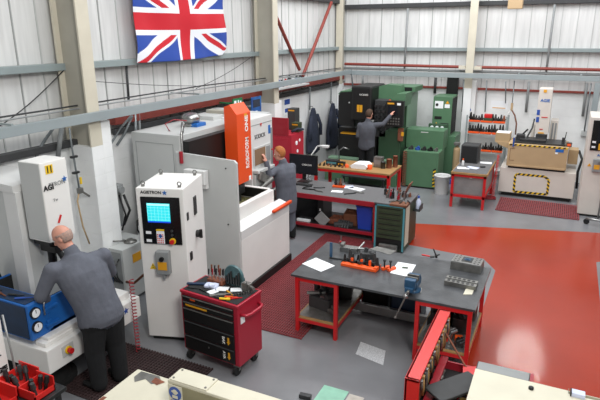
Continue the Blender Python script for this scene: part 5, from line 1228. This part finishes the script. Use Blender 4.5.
# TOOL CART --------------------------------------------------------------------
cw, cd = .88, .48
t = thing('tool_cart', 'red and black rolling tool cart with drawers, in front of the screen cabinet', 'cart', (-4.03, 4.93, 0), rz=R(-5))
L_ = dict(local=True)
MB().box((0, 0, .14), (cw, cd, .93), .012).build('body', 'red_cart', t, **L_)
MB().box((-.01, -.01, .93), (cw+.01, cd+.01, .965), .008).build('rim', 'red_cart', t, **L_)
MB().box((.02, .02, .965), (cw-.02, cd-.02, .970)).build('top_mat', 'black_matt', t, **L_)
zz = [(.845, .915), (.755, .84), (.575, .75), (.37, .57), (.165, .365)]
for i, (a, b_) in enumerate(zz):
    d_ = MB().box((.035, -.016, a), (cw-.06, 0, b_-.006), .004).build('drawer', 'black', t, **L_)
    MB().box((.04, -.03, b_-.020), (cw-.065, -.012, b_-.010), .002).build('handle', 'steel_dull' if i < 3 else 'dark_steel', d_, **L_)
    if i == 1: MB().box((.08, -.0185, a+.02), (.42, -.016, a+.045)).build('tape', 'amber', d_, **L_)
    if i == 0: MB().box((.16, -.0185, a+.02), (.24, -.016, a+.05)).build('tape', 'orange', d_, **L_)
    if i in (3, 4):
        zc_ = (a+b_)/2-.01; n_ = d_
        MB().prism([(cw-.17, zc_-.01), (cw-.145, zc_-.05), (cw-.12, zc_-.01), (cw-.132, zc_-.01), (cw-.132, zc_+.05), (cw-.158, zc_+.05), (cw-.158, zc_-.01)], -.020, -.016).build('arrow', 'amber', n_, **L_)
        text('BAHCO' if False else ('BAK' if i == 3 else 'AVA'), .055, (cw-.22, -.017, zc_), V((0, 0, -1)), XP, 'text_white', 'lettering', n_, local=True)
MB().cyl((.42, -.016, .28), (.42, -.02, .28), .012).build('lock', 'steel', t, **L_)
MB().tube([(cw, .06, .82), (cw+.07, .08, .82), (cw+.09, .14, .82), (cw+.09, cd-.14, .82), (cw+.07, cd-.08, .82), (cw, cd-.06, .82)], .020, 10).build('push_handle', 'red_cart', t, **L_)
MB().box((cw, .05, .70), (cw+.004, .13, .79)).build('label', 'paper', t, **L_)
for x in (.07, cw-.07):
    for y in (.05, cd-.07):
        c_ = MB().box((x-.04, y-.04, .12), (x+.04, y+.04, .145)).box((x-.033, y-.02, .06), (x-.026, y+.02, .13)).box((x+.026, y-.02, .06), (x+.033, y+.02, .13)).build('caster', 'steel_dull', t, **L_)
        MB().cyl((x-.022, y-.02, .062), (x+.022, y-.02, .062), .062, n=20).build('wheel', 'rubber', c_, **L_)
cm = Matrix.Translation((-4.03, 4.93, 0)) @ Matrix.Rotation(R(-5), 4, 'Z')
def oncart(name, fn, matk, label, cat, group=None):
    mb = MB(); mb.xf = cm @ Matrix.Translation((0, 0, .970)); fn(mb); return tag(mb.build(name, matk), label, cat, group)
# screwdriver block
random.seed(9)
bl = oncart('screwdriver_block', lambda m_: m_.box((.16, .32, 0), (.40, .44, .05), .005), 'rust', 'red brown block holding screwdrivers at the back of the tool cart', 'block')
for i in range(11):
    x = .17+.021*i; y = .34+.035*(i % 3); h1 = .13+.05*((i*3) % 4)/3
    t = thing('screwdriver', 'screwdriver standing in the block on the tool cart', 'screwdriver', tuple(cm @ V((x, y, 1.02))), 'screwdrivers in the block')
    a = MB(); a.xf = cm @ Matrix.Translation((0, 0, 1.02)); a.cyl((x, y, 0), (x+.005, y, h1*.5), .004, n=6); a.build('shaft', 'steel', t)
    a = MB(); a.xf = cm @ Matrix.Translation((0, 0, 1.02)); a.cyl((x+.005, y, h1*.45), (x+.012, y, h1), .009, .011, n=8); a.build('handle', ['black', 'brown', 'steel_dark', 'red_dark'][i % 4], t)
oncart('drill_case', lambda m_: (m_.lathe((.52, .42, .13), [(.14, -.02), (.15, 0), (.14, .02)], 24, 'Y'), m_.box((.38, .40, 0), (.67, .45, .13), .01)), 'grease_bag', 'translucent teal plastic case standing at the back of the tool cart', 'case')
oncart('drill_index', lambda m_: [m_.cyl((.42+.04*i, .385, .03), (.42+.04*i, .385, .12+.04*(i % 3)), .012) for i in range(6)], 'steel_dark', 'row of dark drills standing in front of the teal case', 'drills')
oncart('rag', lambda m_: (m_.rbox((.30, .24, .02), (.17, .11, .04), .3, .018), m_.rbox((.33, .22, .045), (.09, .07, .03), .8, .014)), 'paper_blue', 'bluish white rag on the tool cart', 'cloth')
oncart('paper_sheet', lambda m_: m_.rbox((.45, .26, .003), (.16, .11, .004), .4), 'paper', 'white paper left of centre on the tool cart top', 'paper')
oncart('paper_sheet', lambda m_: m_.rbox((.62, .33, .003), (.15, .10, .004), .6), 'paper', 'white paper by the teal case on the tool cart top', 'paper')
oncart('paper_sheet', lambda m_: m_.rbox((.40, .14, .003), (.10, .12, .004), -.3), 'paper', 'small white paper near the front of the tool cart top', 'paper')
oncart('caliper', lambda m_: (m_.rbox((.52, .09, .012), (.20, .045, .02), .7, .005), m_.rbox((.60, .17, .012), (.12, .02, .012), .7, .003)), 'steel_dull', 'grey measuring tool with a yellow end at the front of the tool cart', 'tool')
oncart('file', lambda m_: m_.rbox((.13, .22, .012), (.05, .34, .02), -1.1, .006), 'blue_dark', 'long blue grey bar lying at the left end of the tool cart', 'bar')
oncart('screw_handle', lambda m_: (m_.cyl((.68, .05, .015), (.60, .02, .015), .014), m_.cyl((.72, .07, .015), (.68, .05, .015), .018)), 'yellow', 'yellow and black screwdriver on the front edge of the tool cart', 'screwdriver')
oncart('clamp_block', lambda m_: (m_.box((.66, .37, 0), (.78, .45, .09), .008), m_.cyl((.78, .4, .05), (.86, .36, .06), .02), m_.box((.70, .33, 0), (.75, .38, .12), .006)), 'steel_dull', 'silver and black clamp at the back right of the tool cart', 'clamp')
for i in range(8):
    oncart('socket', lambda m_: m_.cyl((.70+.018*i, .16+.028*i, 0), (.70+.018*i, .16+.028*i, .03), .009, n=8), 'steel' if i % 2 else 'steel_dull', 'small socket in the diagonal row on the tool cart', 'socket', 'sockets on the tool cart')
for i, (x, y, a, m_) in enumerate(((.74, .12, .8, 'red_frame'), (.66, .12, .5, 'orange'), (.58, .22, -.4, 'amber'), (.56, .04, .1, 'steel_dark'), (.10, .08, .3, 'steel_dark'), (.72, .24, .7, 'steel_dark'), (.26, .10, -.2, 'black'))):
    oncart('hand_tool', lambda mm: (mm.rbox((x, y, .010), (.10, .018, .016), a, .004), mm.rbox((x+.06*math.cos(a), y+.06*math.sin(a), .006), (.08, .008, .008), a)), m_,
           ['red handled scriber on the tool cart by the push handle', 'orange handled tool beside the red scriber on the cart', 'amber handled tool in the middle of the cart', 'dark tool at the front edge of the cart', 'dark tool at the front left corner of the cart', 'long dark key near the sockets on the cart', 'black tool in front of the rag on the cart'][i], 'tool')

# RED TOOL CHEST WITH OPEN LID (foreground right) -----------------------------
t = thing('tool_chest', 'open red tool chest with its lid standing up at the bottom right', 'chest', (-.6, 5.0, 0))
zl = 1.0
lid = MB().box((-1.01, 4.28, .62), (-.985, 5.72, zl), .004).box((-1.01, 4.28, zl-.03), (-.875, 5.72, zl), .006).box((-1.01, 4.28, .62), (-.875, 4.31, zl), .006).box((-1.01, 5.69, .62), (-.875, 5.72, zl), .006).build('lid', 'red_chest', t)
random.seed(31)
mb = MB()
mb.box((-.915, 4.31, .64), (-.905, 5.69, .965))
mb.build('lid_board', 'brown', lid)
for i in range(20):
    y = 4.38+.066*i+random.uniform(-.02, .02); l_ = random.uniform(.08, .28)
    mb = MB(); mb.tube([(-.875, y, .95), (-.868, y+.01, .95-l_*.6), (-.875, y+.02, .95-l_)], .014, 6); mb.rbox((-.88, y, .945), (.04, .04, .03), 0, .006)
    tag(mb.build('hanging_tool', ['steel_dull', 'wood', 'steel_dark', 'steel', 'wood'][i % 5]), 'small tool hanging inside the raised red chest lid', 'tool', 'tools hung inside the red lid')
mb = MB(); a0, a1, b0, b1 = -.97, -.50, 4.1, 5.35
mb.box((a0, b0, .1), (a1, b1, .12)).box((a0, b0, .1), (a0+.02, b1, .60)).box((a1-.02, b0, .1), (a1, b1, .60)).box((a0, b0, .1), (a1, b0+.02, .60)).box((a0, b1-.02, .1), (a1, b1, .60))
mb.build('body', 'red_dark', t)
MB().box((-.95, 4.12, .50), (-.52, 5.33, .51)).build('tray_floor', 'black_matt', t)
MB().box((-.88, 4.1, .60), (-.80, 5.35, .645), .006).build('hinge_rail', 'red_dark', t)
MB().cyl((-.93, 5.50, .92), (-.56, 5.2, .62), .010).build('lid_stay', 'rust', t)
for x in (a0+.04, a1-.04):
    for y in (b0+.05, b1-.05): MB().cyl((x-.02, y, .05), (x+.02, y, .05), .05, n=14).build('wheel', 'rubber', t)
mb = MB(); mb.xf = Matrix.Translation((-.62, 4.72, .72)) @ Matrix.Rotation(R(-38), 4, 'Z'); mb.box((-.13, -.28, 0), (.13, .28, .03), .01)
tag(mb.build('tool_case', 'dark_steel'), 'flat dark case lying across the open red chest', 'case')
mb = MB(); p = [at(463, 366, .66), at(482, 366, .66), at(463, 384, .66)]
tag(MB().prism([(v.x, v.y) for v in p], .515, .655, 'Z').build('small_parts_box', 'red_frame'), 'red box beside the dark case in the open chest', 'box')
for i in range(26):
    x = random.uniform(-.88, -.60); y = random.uniform(4.2, 5.2)
    mb = MB(); mb.cyl((x, y, .53), (x+random.uniform(-.12, .12), y+random.uniform(-.12, .12), .55+.05*(i % 2)), .018, n=8).rbox((x, y, .53), (.06, .05, .04), i, .008)
    tag(mb.build('loose_tool', ['steel', 'steel_dull', 'black', 'steel_dark'][i % 4]), 'loose tool lying in the bottom of the open red chest', 'tool', 'loose tools in the red chest')
for i, (px_, py_, m_, lab) in enumerate(((445, 397, 'green_sign', 'small green spool at the bottom edge by the red chest'), (463, 398, 'yellow', 'yellow spool at the bottom edge, left of its twin'), (470, 394, 'yellow', 'yellow spool nearest the cream cabinet top'), (457, 394, 'red_frame', 'red spool between the dark case and the yellow spools'))):
    q = at(px_, py_, .62); t = thing('spool', lab, 'spool', (q.x, q.y, .515)); MB().lathe((q.x, q.y, .515), [(.03, 0), (.03, .02), (.016, .02), (.016, .07), (.03, .07), (.03, .09)], 16).build('body', m_, t)
# grey shelf behind
t = thing('grey_shelf_unit', 'dark grey box edge with red corner behind the cream cabinet top', 'cabinet', (-.2, 4.8, 0))
MB().box((-.45, 4.72, 0), (.02, 4.86, .985), .004).build('body', 'dark_steel', t); MB().box((-.44, 4.72, .985), (.01, 4.85, .99)).build('top', 'midgrey_mc', t); MB().box((.02, 4.72, .9), (.05, 4.86, .99), .004).build('corner', 'red_dark', t)
# cream cabinet
t = thing('cream_cabinet', 'cabinet with a plain cream top at the bottom right corner', 'cabinet', (.2, 4.3, 0))
MB().prism([(-.45, 3.7), (1.2, 3.7), (1.2, 4.70), (.6, 4.70), (-.45, 4.70)], .05, 1.0, 'Z').build('body', 'cream', t)
MB().box((-.44, 3.72, 0), (1.18, 4.66, .05)).build('plinth', 'black', t)
q = at(531, 389, 1.0); MB().lathe((q.x, q.y, 1.0), [(.022, 0), (.022, .02), (.014, .024), (0, .024)], 14).build('rubber_stop', 'black', t)
q = at(576, 393, 1.0); mb = MB(); mb.box((q.x-.06, q.y-.035, 1.0), (q.x+.30, q.y-.005, 1.004)).box((q.x-.06, q.y-.035, 1.0), (q.x-.056, q.y+.04, 1.004)); mb.build('catch_plate', 'cream_shade', t)
t = thing('spray_bottle', 'pale blue box with black end on the far side of the cream top', 'box', (.42, 4.66, 1.0))
q = at(577, 393, 1.0); MB().box((q.x-.045, 4.62, 1.0), (q.x+.06, 4.69, 1.04), .006).build('body', 'paper_blue', t); MB().box((q.x-.055, 4.62, 1.0), (q.x-.045, 4.69, 1.042), .003).build('cap', 'black', t)
# ==================================================================== PEOPLE
def sdf_mesh(prims, voxel):
    """one continuous skin over tapered capsules and ellipsoids; returns mesh and a per face label"""
    mb = MB()
    for p in prims:
        if p[0] == 'cap':
            _, lab, a, b, ra, rb = p; a, b = V(a), V(b)
            n = 16; d = (b-a); L = d.length; d.normalize(); e1 = d.orthogonal().normalized(); e2 = d.cross(e1)
            rings = []
            for k in range(6): th = PI/2*k/6; rings.append((a-d*ra*math.cos(th), ra*math.sin(th)))
            rings.append((a, ra)); rings.append((b, rb))
            for k in range(1, 7): th = PI/2*k/6; rings.append((b+d*rb*math.sin(th), rb*math.cos(th)))
            vs = []
            for c, r in rings:
                r = max(r, 1e-4)
                vs += [c+e1*math.cos(2*PI*i/n)*r+e2*math.sin(2*PI*i/n)*r for i in range(n)]
            m = len(rings)
            mb.add(vs, [(j*n+i, j*n+(i+1) % n, (j+1)*n+(i+1) % n, (j+1)*n+i) for j in range(m-1) for i in range(n)]+[list(range(n))[::-1], [(m-1)*n+i for i in range(n)]])
        elif p[0] == 'loft':
            n = 24; vs = []; rg = p[2]
            for c, X, Y in rg: vs += [V(c)+V(X)*math.cos(2*PI*i/n)+V(Y)*math.sin(2*PI*i/n) for i in range(n)]
            m = len(rg)
            mb.add(vs, [(j*n+i, j*n+(i+1) % n, (j+1)*n+(i+1) % n, (j+1)*n+i) for j in range(m-1) for i in range(n)]+[list(range(n))[::-1], [(m-1)*n+i for i in range(n)]])
        elif p[0] == 'lab': continue
        else:
            _, lab, c, ax = p; c = V(c); X, Y, Zz = [V(v) for v in ax]; n = 20; k = 12; vs = []
            for j in range(k+1):
                ph = PI*j/k; s = max(math.sin(ph), 1e-3)
                for i in range(n):
                    t = 2*PI*i/n; vs.append(c+X*s*math.cos(t)+Y*s*math.sin(t)+Zz*math.cos(ph))
            mb.add(vs, [(j*n+i, (j+1)*n+i, (j+1)*n+(i+1) % n, j*n+(i+1) % n) for j in range(k) for i in range(n)]+[list(range(n)), [k*n+i for i in range(n)][::-1]])
    o = mb.build('tmp', 'skin')
    md = o.modifiers.new('r', 'REMESH'); md.mode = 'VOXEL'; md.voxel_size = voxel; md.adaptivity = 0
    sm = o.modifiers.new('s', 'SMOOTH'); sm.factor = .5; sm.iterations = 6
    dg = bpy.context.evaluated_depsgraph_get(); me = bpy.data.meshes.new_from_object(o.evaluated_get(dg))
    bpy.data.objects.remove(o)
    cen = np.array([tuple(p.center) for p in me.polygons]); best = np.full(len(cen), 1e9); lab = np.zeros(len(cen), int)
    for p in prims:
        if p[0] == 'loft': continue
        if p[0] == 'cap':
            a = np.array(p[2], float); b = np.array(p[3], float); ab = b-a
            t = np.clip(((cen-a)@ab)/(ab@ab+1e-9), 0, 1); d = np.linalg.norm(cen-(a+t[:, None]*ab), axis=1)-(p[4]+(p[5]-p[4])*t)
        else:
            A = np.array([list(v) for v in p[3]]).T; q = (cen-np.array(p[2]))@np.linalg.inv(A).T
            n_ = np.linalg.norm(q, axis=1); d = (n_-1)*min(V(v).length for v in p[3])
        k = d < best; best[k] = d[k]; lab[k] = p[1]
    return me, lab
def build_person(label, root, J, F, mats, voxel, hairm, bald=False, s=1., shoe=True, gripL=None, gripR=None, head_dir=None, rr=1., ts=1., ls=1., coat=1.):
    """J: joints in world metres; F: forward unit vector of the chest; labels 0 skin 1 jacket 2 trousers 3 shoe"""
    t = thing('person', label, 'person', root)
    J = {k: V(v) for k, v in J.items()}; F = V(F).normalized()
    P = []
    side = (J['shR']-J['shL']).normalized(); upv = (J['neck']-J['pel']).normalized(); fw = side.cross(upv)
    if fw.dot(F) < 0: fw = -fw
    hs = (J['hipR']-J['hipL']).normalized()
    def ell(lab, c, a, b, cc, X=side, Y=fw, U=upv): P.append(('ell', lab, c, (X*a, Y*b, U*cc)))
    chest = J['pel'].lerp(J['neck'], .66); mid = J['pel'].lerp(J['neck'], .36)
    q_ = s*ts
    for c_, aa, bb, cc in ((chest, .205, .14, .25), (mid, .2, .15, .24), (J['pel']+upv*.04*s, .2, .15, .22), (J['pel'].lerp(J['neck'], .85), .19, .11, .12)):
        P.append(('lab', 1, c_, (side*aa*q_, fw*bb*q_, upv*cc*s)))
    prof_ = [(-.26, .150, .115), (-.24, .175, .135), (-.12, .192, .148), (.05, .186, .145), (.22, .182, .142), (.40, .192, .146), (.58, .204, .148), (.74, .208, .138), (.87, .190, .112), (.96, .12, .085), (1.02, .07, .07)]
    L0 = (J['neck']-J['pel']).length
    rg = []
    for u_, aa, bb in prof_:
        k_ = max(0, min(1, u_)); sd_ = hs.lerp(side, k_).normalized(); fd_ = sd_.cross(upv); 
        hemf = coat if u_ < 0 else 1
        c_ = J['pel']+(upv if u_ > 0 else ZP)*u_*(L0 if u_ > 0 else .6*hemf)
        rg.append((c_+fw*.0, sd_*aa*q_, fd_*bb*q_))
    if coat > 1: P.append(('lab', 1, J['pel']-V((0, 0, .25*coat/2)), (side*.22*q_, fw*.18*q_, ZP*.2*coat)))
    P.append(('loft', 1, rg))
    ell(2, J['pel']-V((0, 0, .04)), .165*s, .125*s, .14*s, hs, V((hs.y, -hs.x, 0)) if True else fw, ZP)
    P.append(('cap', 1, J['shL'], J['shR'], .072*s, .072*s))
    P.append(('cap', 1, J['neck']-upv*.03, J['neck']+(J['head']-J['neck'])*.25, .078*s, .072*s))     # collar
    P.append(('cap', 0, J['neck'], J['head'], .056*s, .052*s))
    for sd in 'LR':
        P.append(('cap', 1, J['sh'+sd], J['el'+sd], .068*s*rr, .054*s*rr)); P.append(('cap', 1, J['el'+sd], J['wr'+sd], .054*s*rr, .040*s*rr))
        P.append(('cap', 2, J['hip'+sd], J['kn'+sd], .098*s*ls, .078*s*ls)); P.append(('cap', 2, J['kn'+sd], J['an'+sd], .078*s*ls, .062*s*ls))
        an = J['an'+sd]; to = J['to'+sd]; an2 = V((an.x, an.y, to.z+.012)); d = (to-an2); d.z = 0; d = d.normalized()
        P.append(('cap', 3, an2-d*.03, an2+d*.10, .042*s, .044*s)); P.append(('cap', 3, an2+d*.10, an2+d*.19*s, .044*s, .030*s)); P.append(('cap', 2, an, an2+V((0, 0, .05)), .05*s, .05*s))
        # hand: palm, four fingers of different length, thumb from the side of the palm
        wr = J['wr'+sd]; hd = J['ha'+sd]; d = (hd-wr).normalized(); up_ = V(J.get('palm'+sd, (0, 0, 1))).normalized(); up_ = (up_-d*up_.dot(d)).normalized(); sdv = d.cross(up_)
        if sd == 'L': sdv = -sdv
        P.append(('cap', 0, wr-d*.02, wr+d*.03, .030*s, .030*s))
        P.append(('ell', 0, wr+d*.065*s, (sdv*.042*s, up_*.018*s, d*.052*s)))
        curl = J.get('curl', None); cu = .45 if curl is None else curl.x
        for i, (off, ln) in enumerate(((.030, .070), (.011, .080), (-.009, .075), (-.028, .058))):
            b0 = wr+d*.10*s+sdv*off*s; d1 = (d-up_*cu*.5).normalized(); d2 = (d-up_*cu*1.6).normalized()
            b1 = b0+d1*ln*.5*s; b2 = b1+d2*ln*.5*s
            P.append(('cap', 0, b0-d*.03, b1, .0105*s, .0095*s)); P.append(('cap', 0, b1, b2, .0095*s, .008*s))
        b0 = wr+d*.04*s+sdv*.032*s; b1 = b0+(d*.6+sdv*.8-up_*.2).normalized()*.035*s; b2 = b1+(d*.9+sdv*.25-up_*.4).normalized()*.032*s
        P.append(('cap', 0, b0, b1, .013*s, .011*s)); P.append(('cap', 0, b1, b2, .011*s, .009*s))
    # head
    H = J['head']; hf = V(head_dir).normalized(); hu = V((0, 0, 1)) if 'headup' not in J else J['headup'].normalized(); hu = (hu-hf*hu.dot(hf)).normalized(); hx = hf.cross(hu)
    P.append(('ell', 0, H+hu*.03*s, (hx*.078*s, hf*.098*s, hu*.105*s))); P.append(('ell', 0, H-hu*.045*s+hf*.022*s, (hx*.060*s, hf*.070*s, hu*.075*s)))
    P.append(('ell', 0, H-hu*.095*s+hf*.065*s, (hx*.026*s, hf*.022*s, hu*.020*s)))
    P.append(('cap', 0, H+hf*.096*s+hu*.012*s, H+hf*.112*s-hu*.030*s, .009*s, .015*s))
    P.append(('ell', 0, H+hf*.088*s+hu*.03*s, (hx*.05*s, hf*.012*s, hu*.010*s)))
    P.append(('ell', 0, H+hf*.088*s-hu*.060*s, (hx*.022*s, hf*.012*s, hu*.010*s)))
    for q in (-1, 1): P.append(('ell', 0, H+hx*q*.080*s-hf*.008*s, (hx*.010*s, hf*.020*s, hu*.033*s)))
    me, lab = sdf_mesh(P, voxel)
    off = V(root)
    me.transform(Matrix.Translation(-off)); me.materials.clear()
    for k in mats: me.materials.append(M[k])
    me.polygons.foreach_set('material_index', lab.tolist()); me.polygons.foreach_set('use_smooth', [True]*len(me.polygons))
    b = bpy.data.objects.new('body', me); COL.objects.link(b); b.parent = t
    eyes = MB()
    for q in (-1, 1): eyes.ball(H+hx*q*.031*s+hf*.086*s+hu*.012*s, .012*s, 10)
    eyes.build('eyes', 'plastic_white', t); eyes = MB()
    for q in (-1, 1): eyes.ball(H+hx*q*.031*s+hf*.0945*s+hu*.012*s, .0062*s, 8)
    eyes.build('irises', 'brown', t)
    # hair
    mb = MB(); n = 28; k = 16; vs = []; ok = []
    for j in range(k+1):
        ph = PI*j/k
        for i in range(n):
            tt = 2*PI*i/n; dv = hx*math.sin(ph)*math.cos(tt)*.083*s+hf*math.sin(ph)*math.sin(tt)*.103*s+hu*math.cos(ph)*.112*s
            nz = mnoise.noise(V((i*.9, j*.9, 3.)))*.006
            c = H+hu*.03*s+dv*(1+nz*6 if not bald else 1.0)
            vs.append(c); f_ = math.sin(ph)*math.sin(tt); u_ = math.cos(ph)
            if bald: ok.append(f_ < .35 and -.72 < u_ < .22 and not (f_ > .0 and u_ < -.1))
            else: ok.append((u_ > .30 or f_ < .22) and (u_ > -.55 or f_ < -.1) and u_ > -.8 and not (f_ > .55 and u_ < .62))
    fs = [(j*n+i, (j+1)*n+i, (j+1)*n+(i+1) % n, j*n+(i+1) % n) for j in range(k) for i in range(n) if all(ok[q] for q in (j*n+i, (j+1)*n+i, (j+1)*n+(i+1) % n, j*n+(i+1) % n))]
    mb.add(vs, fs, True); ho = mb.build('hair', hairm, t, normals=False)
    so = ho.modifiers.new('t', 'SOLIDIFY'); so.thickness = (.004 if bald else .010)*s; so.offset = 0
    return t, P
FWD = (-.97, .24, 0)
# bald man leaning over the blue tank
build_person('bald man in a grey jacket and black trousers leaning over the blue tank', (-4.45, 4.08, 0),
    dict(pel=(-4.53, 4.10, .93), neck=(-4.74, 4.01, 1.65), head=(-4.84, 3.99, 1.845),
         shL=(-4.81, 3.76, 1.55), shR=(-4.60, 4.30, 1.56), elL=(-4.92, 3.66, 1.26), wrL=(-5.05, 3.84, 1.10), haL=(-5.12, 3.92, 1.05),
         elR=(-4.70, 4.48, 1.26), wrR=(-4.92, 4.44, 1.18), haR=(-5.02, 4.40, 1.15),
         hipL=(-4.55, 4.01, .90), hipR=(-4.49, 4.22, .90), knL=(-4.56, 3.97, .50), knR=(-4.48, 4.22, .50),
         anL=(-4.50, 3.93, .10), anR=(-4.42, 4.18, .10), toL=(-4.70, 3.91, .055), toR=(-4.62, 4.22, .055), headup=(-.35, -.1, 1)),
    FWD, ['skin', 'jacket', 'trousers', 'shoe'], .010, 'hair_grey', bald=True, s=1.12, head_dir=(-.82, -.35, -.42), ts=1.26, ls=1.3, rr=1.2)
# ginger haired man at the orange machine
build_person('ginger haired man in a long grey coat reaching to the grey control window', (-4.76, 9.25, 0),
    dict(pel=(-4.74, 9.24, 1.0), neck=(-4.76, 9.17, 1.60), head=(-4.82, 9.13, 1.79),
         shL=(-4.84, 8.97, 1.50), shR=(-4.68, 9.37, 1.50), elL=(-4.88, 8.80, 1.44), wrL=(-4.90, 8.74, 1.70), haL=(-4.93, 8.72, 1.82),
         elR=(-4.72, 9.47, 1.24), wrR=(-4.88, 9.40, 1.12), haR=(-4.96, 9.36, 1.08),
         hipL=(-4.76, 9.15, .96), hipR=(-4.70, 9.34, .96), knL=(-4.76, 9.15, .52), knR=(-4.70, 9.34, .52),
         anL=(-4.74, 9.14, .10), anR=(-4.68, 9.36, .10), toL=(-4.9, 9.12, .055), toR=(-4.84, 9.38, .055), palmL=(1, .2, 0)),
    (-.93, -.35, 0), ['skin', 'jacket', 'trousers', 'shoe'], .011, 'hair_ginger', s=1.1, head_dir=(-.93, -.30, -.12), ts=1.12, ls=1.1, rr=1.08, coat=2.6)
# man at the green machine
build_person('dark haired man in a grey jacket pointing at the green machine control panel', (-4.6, 13.7, .0),
    dict(pel=(-4.62, 13.7, 1.20), neck=(-4.60, 13.68, 1.78), head=(-4.57, 13.70, 1.97),
         shL=(-4.80, 13.66, 1.68), shR=(-4.40, 13.70, 1.70), elL=(-4.84, 13.62, 1.40), wrL=(-4.62, 13.8, 1.28), haL=(-4.54, 13.84, 1.27),
         elR=(-4.19, 13.72, 1.74), wrR=(-4.05, 13.84, 1.95), haR=(-4.01, 13.90, 2.03),
         hipL=(-4.72, 13.7, 1.16), hipR=(-4.52, 13.7, 1.16), knL=(-4.74, 13.7, .75), knR=(-4.50, 13.7, .75),
         anL=(-4.74, 13.68, .44), anR=(-4.48, 13.68, .44), toL=(-4.74, 13.85, .395), toR=(-4.46, 13.85, .395)),
    (.15, 1, 0), ['skin', 'jacket_far', 'trousers', 'shoe'], .012, 'hair_brown', s=1.04, ts=1.15, ls=1.1, rr=1.1, head_dir=(.35, .92, -.05))
t = thing('step_platform', 'dark standing platform in front of the green machine under the far man', 'platform', (-4.6, 13.7, 0))
MB().box((-5.2, 13.4, .31), (-4.0, 13.98, .34), .004).build('deck', 'dark_steel', t)
for x in (-5.15, -4.05):
    for y in (13.45, 13.9): MB().box((x-.02, y-.02, 0), (x+.02, y+.02, .31)).build('leg', 'dark_steel', t)
# ================================================================= LIGHTING
def area(name, loc, size, power, target, col=(1, 1, 1), sy=None):
    l = bpy.data.lights.new(name, 'AREA'); l.energy = power; l.size = size; l.color = col
    if sy: l.shape = 'RECTANGLE'; l.size_y = sy
    o = bpy.data.objects.new(name, l); COL.objects.link(o); o.location = loc
    o.rotation_euler = (V(target)-V(loc)).to_track_quat('-Z', 'Y').to_euler(); return o
area('rooflight', (-3.2, 7.5, 7.5), 3.0, 330, (-3.2, 7.5, 0), (.95, .98, 1), 9)
area('rooflight', (1.8, 7.5, 7.5), 3.0, 230, (1.2, 7.5, 0), (.95, .98, 1), 9)
area('rooflight', (-2, 13.2, 7.2), 8, 430, (-2, 15.4, 1), (.97, .98, 1), 3)
area('bay_or_fill_lamp', (-.27, 14.9, 4.98), .25, 26, (-.2, 9, 0), (1, .97, .92))
area('bay_or_fill_lamp', (1.0, 1.0, 6.5), 1.6, 300, (-5, 6, 1), (1, .98, .95))  # fill light added to brighten the left side, no fixture there
wd = bpy.data.worlds.new('world'); SC.world = wd; wd.use_nodes = True
wd.node_tree.nodes['Background'].inputs['Color'].default_value = (.92, .95, 1, 1)
wd.node_tree.nodes['Background'].inputs['Strength'].default_value = .25
vs_ = SC.view_settings; vs_.view_transform = 'Standard'; vs_.look = 'None'; vs_.gamma = 1; vs_.exposure = .12; vs_.use_curve_mapping = False
SC.display_settings.display_device = 'sRGB'
SC.cycles.use_denoising = True
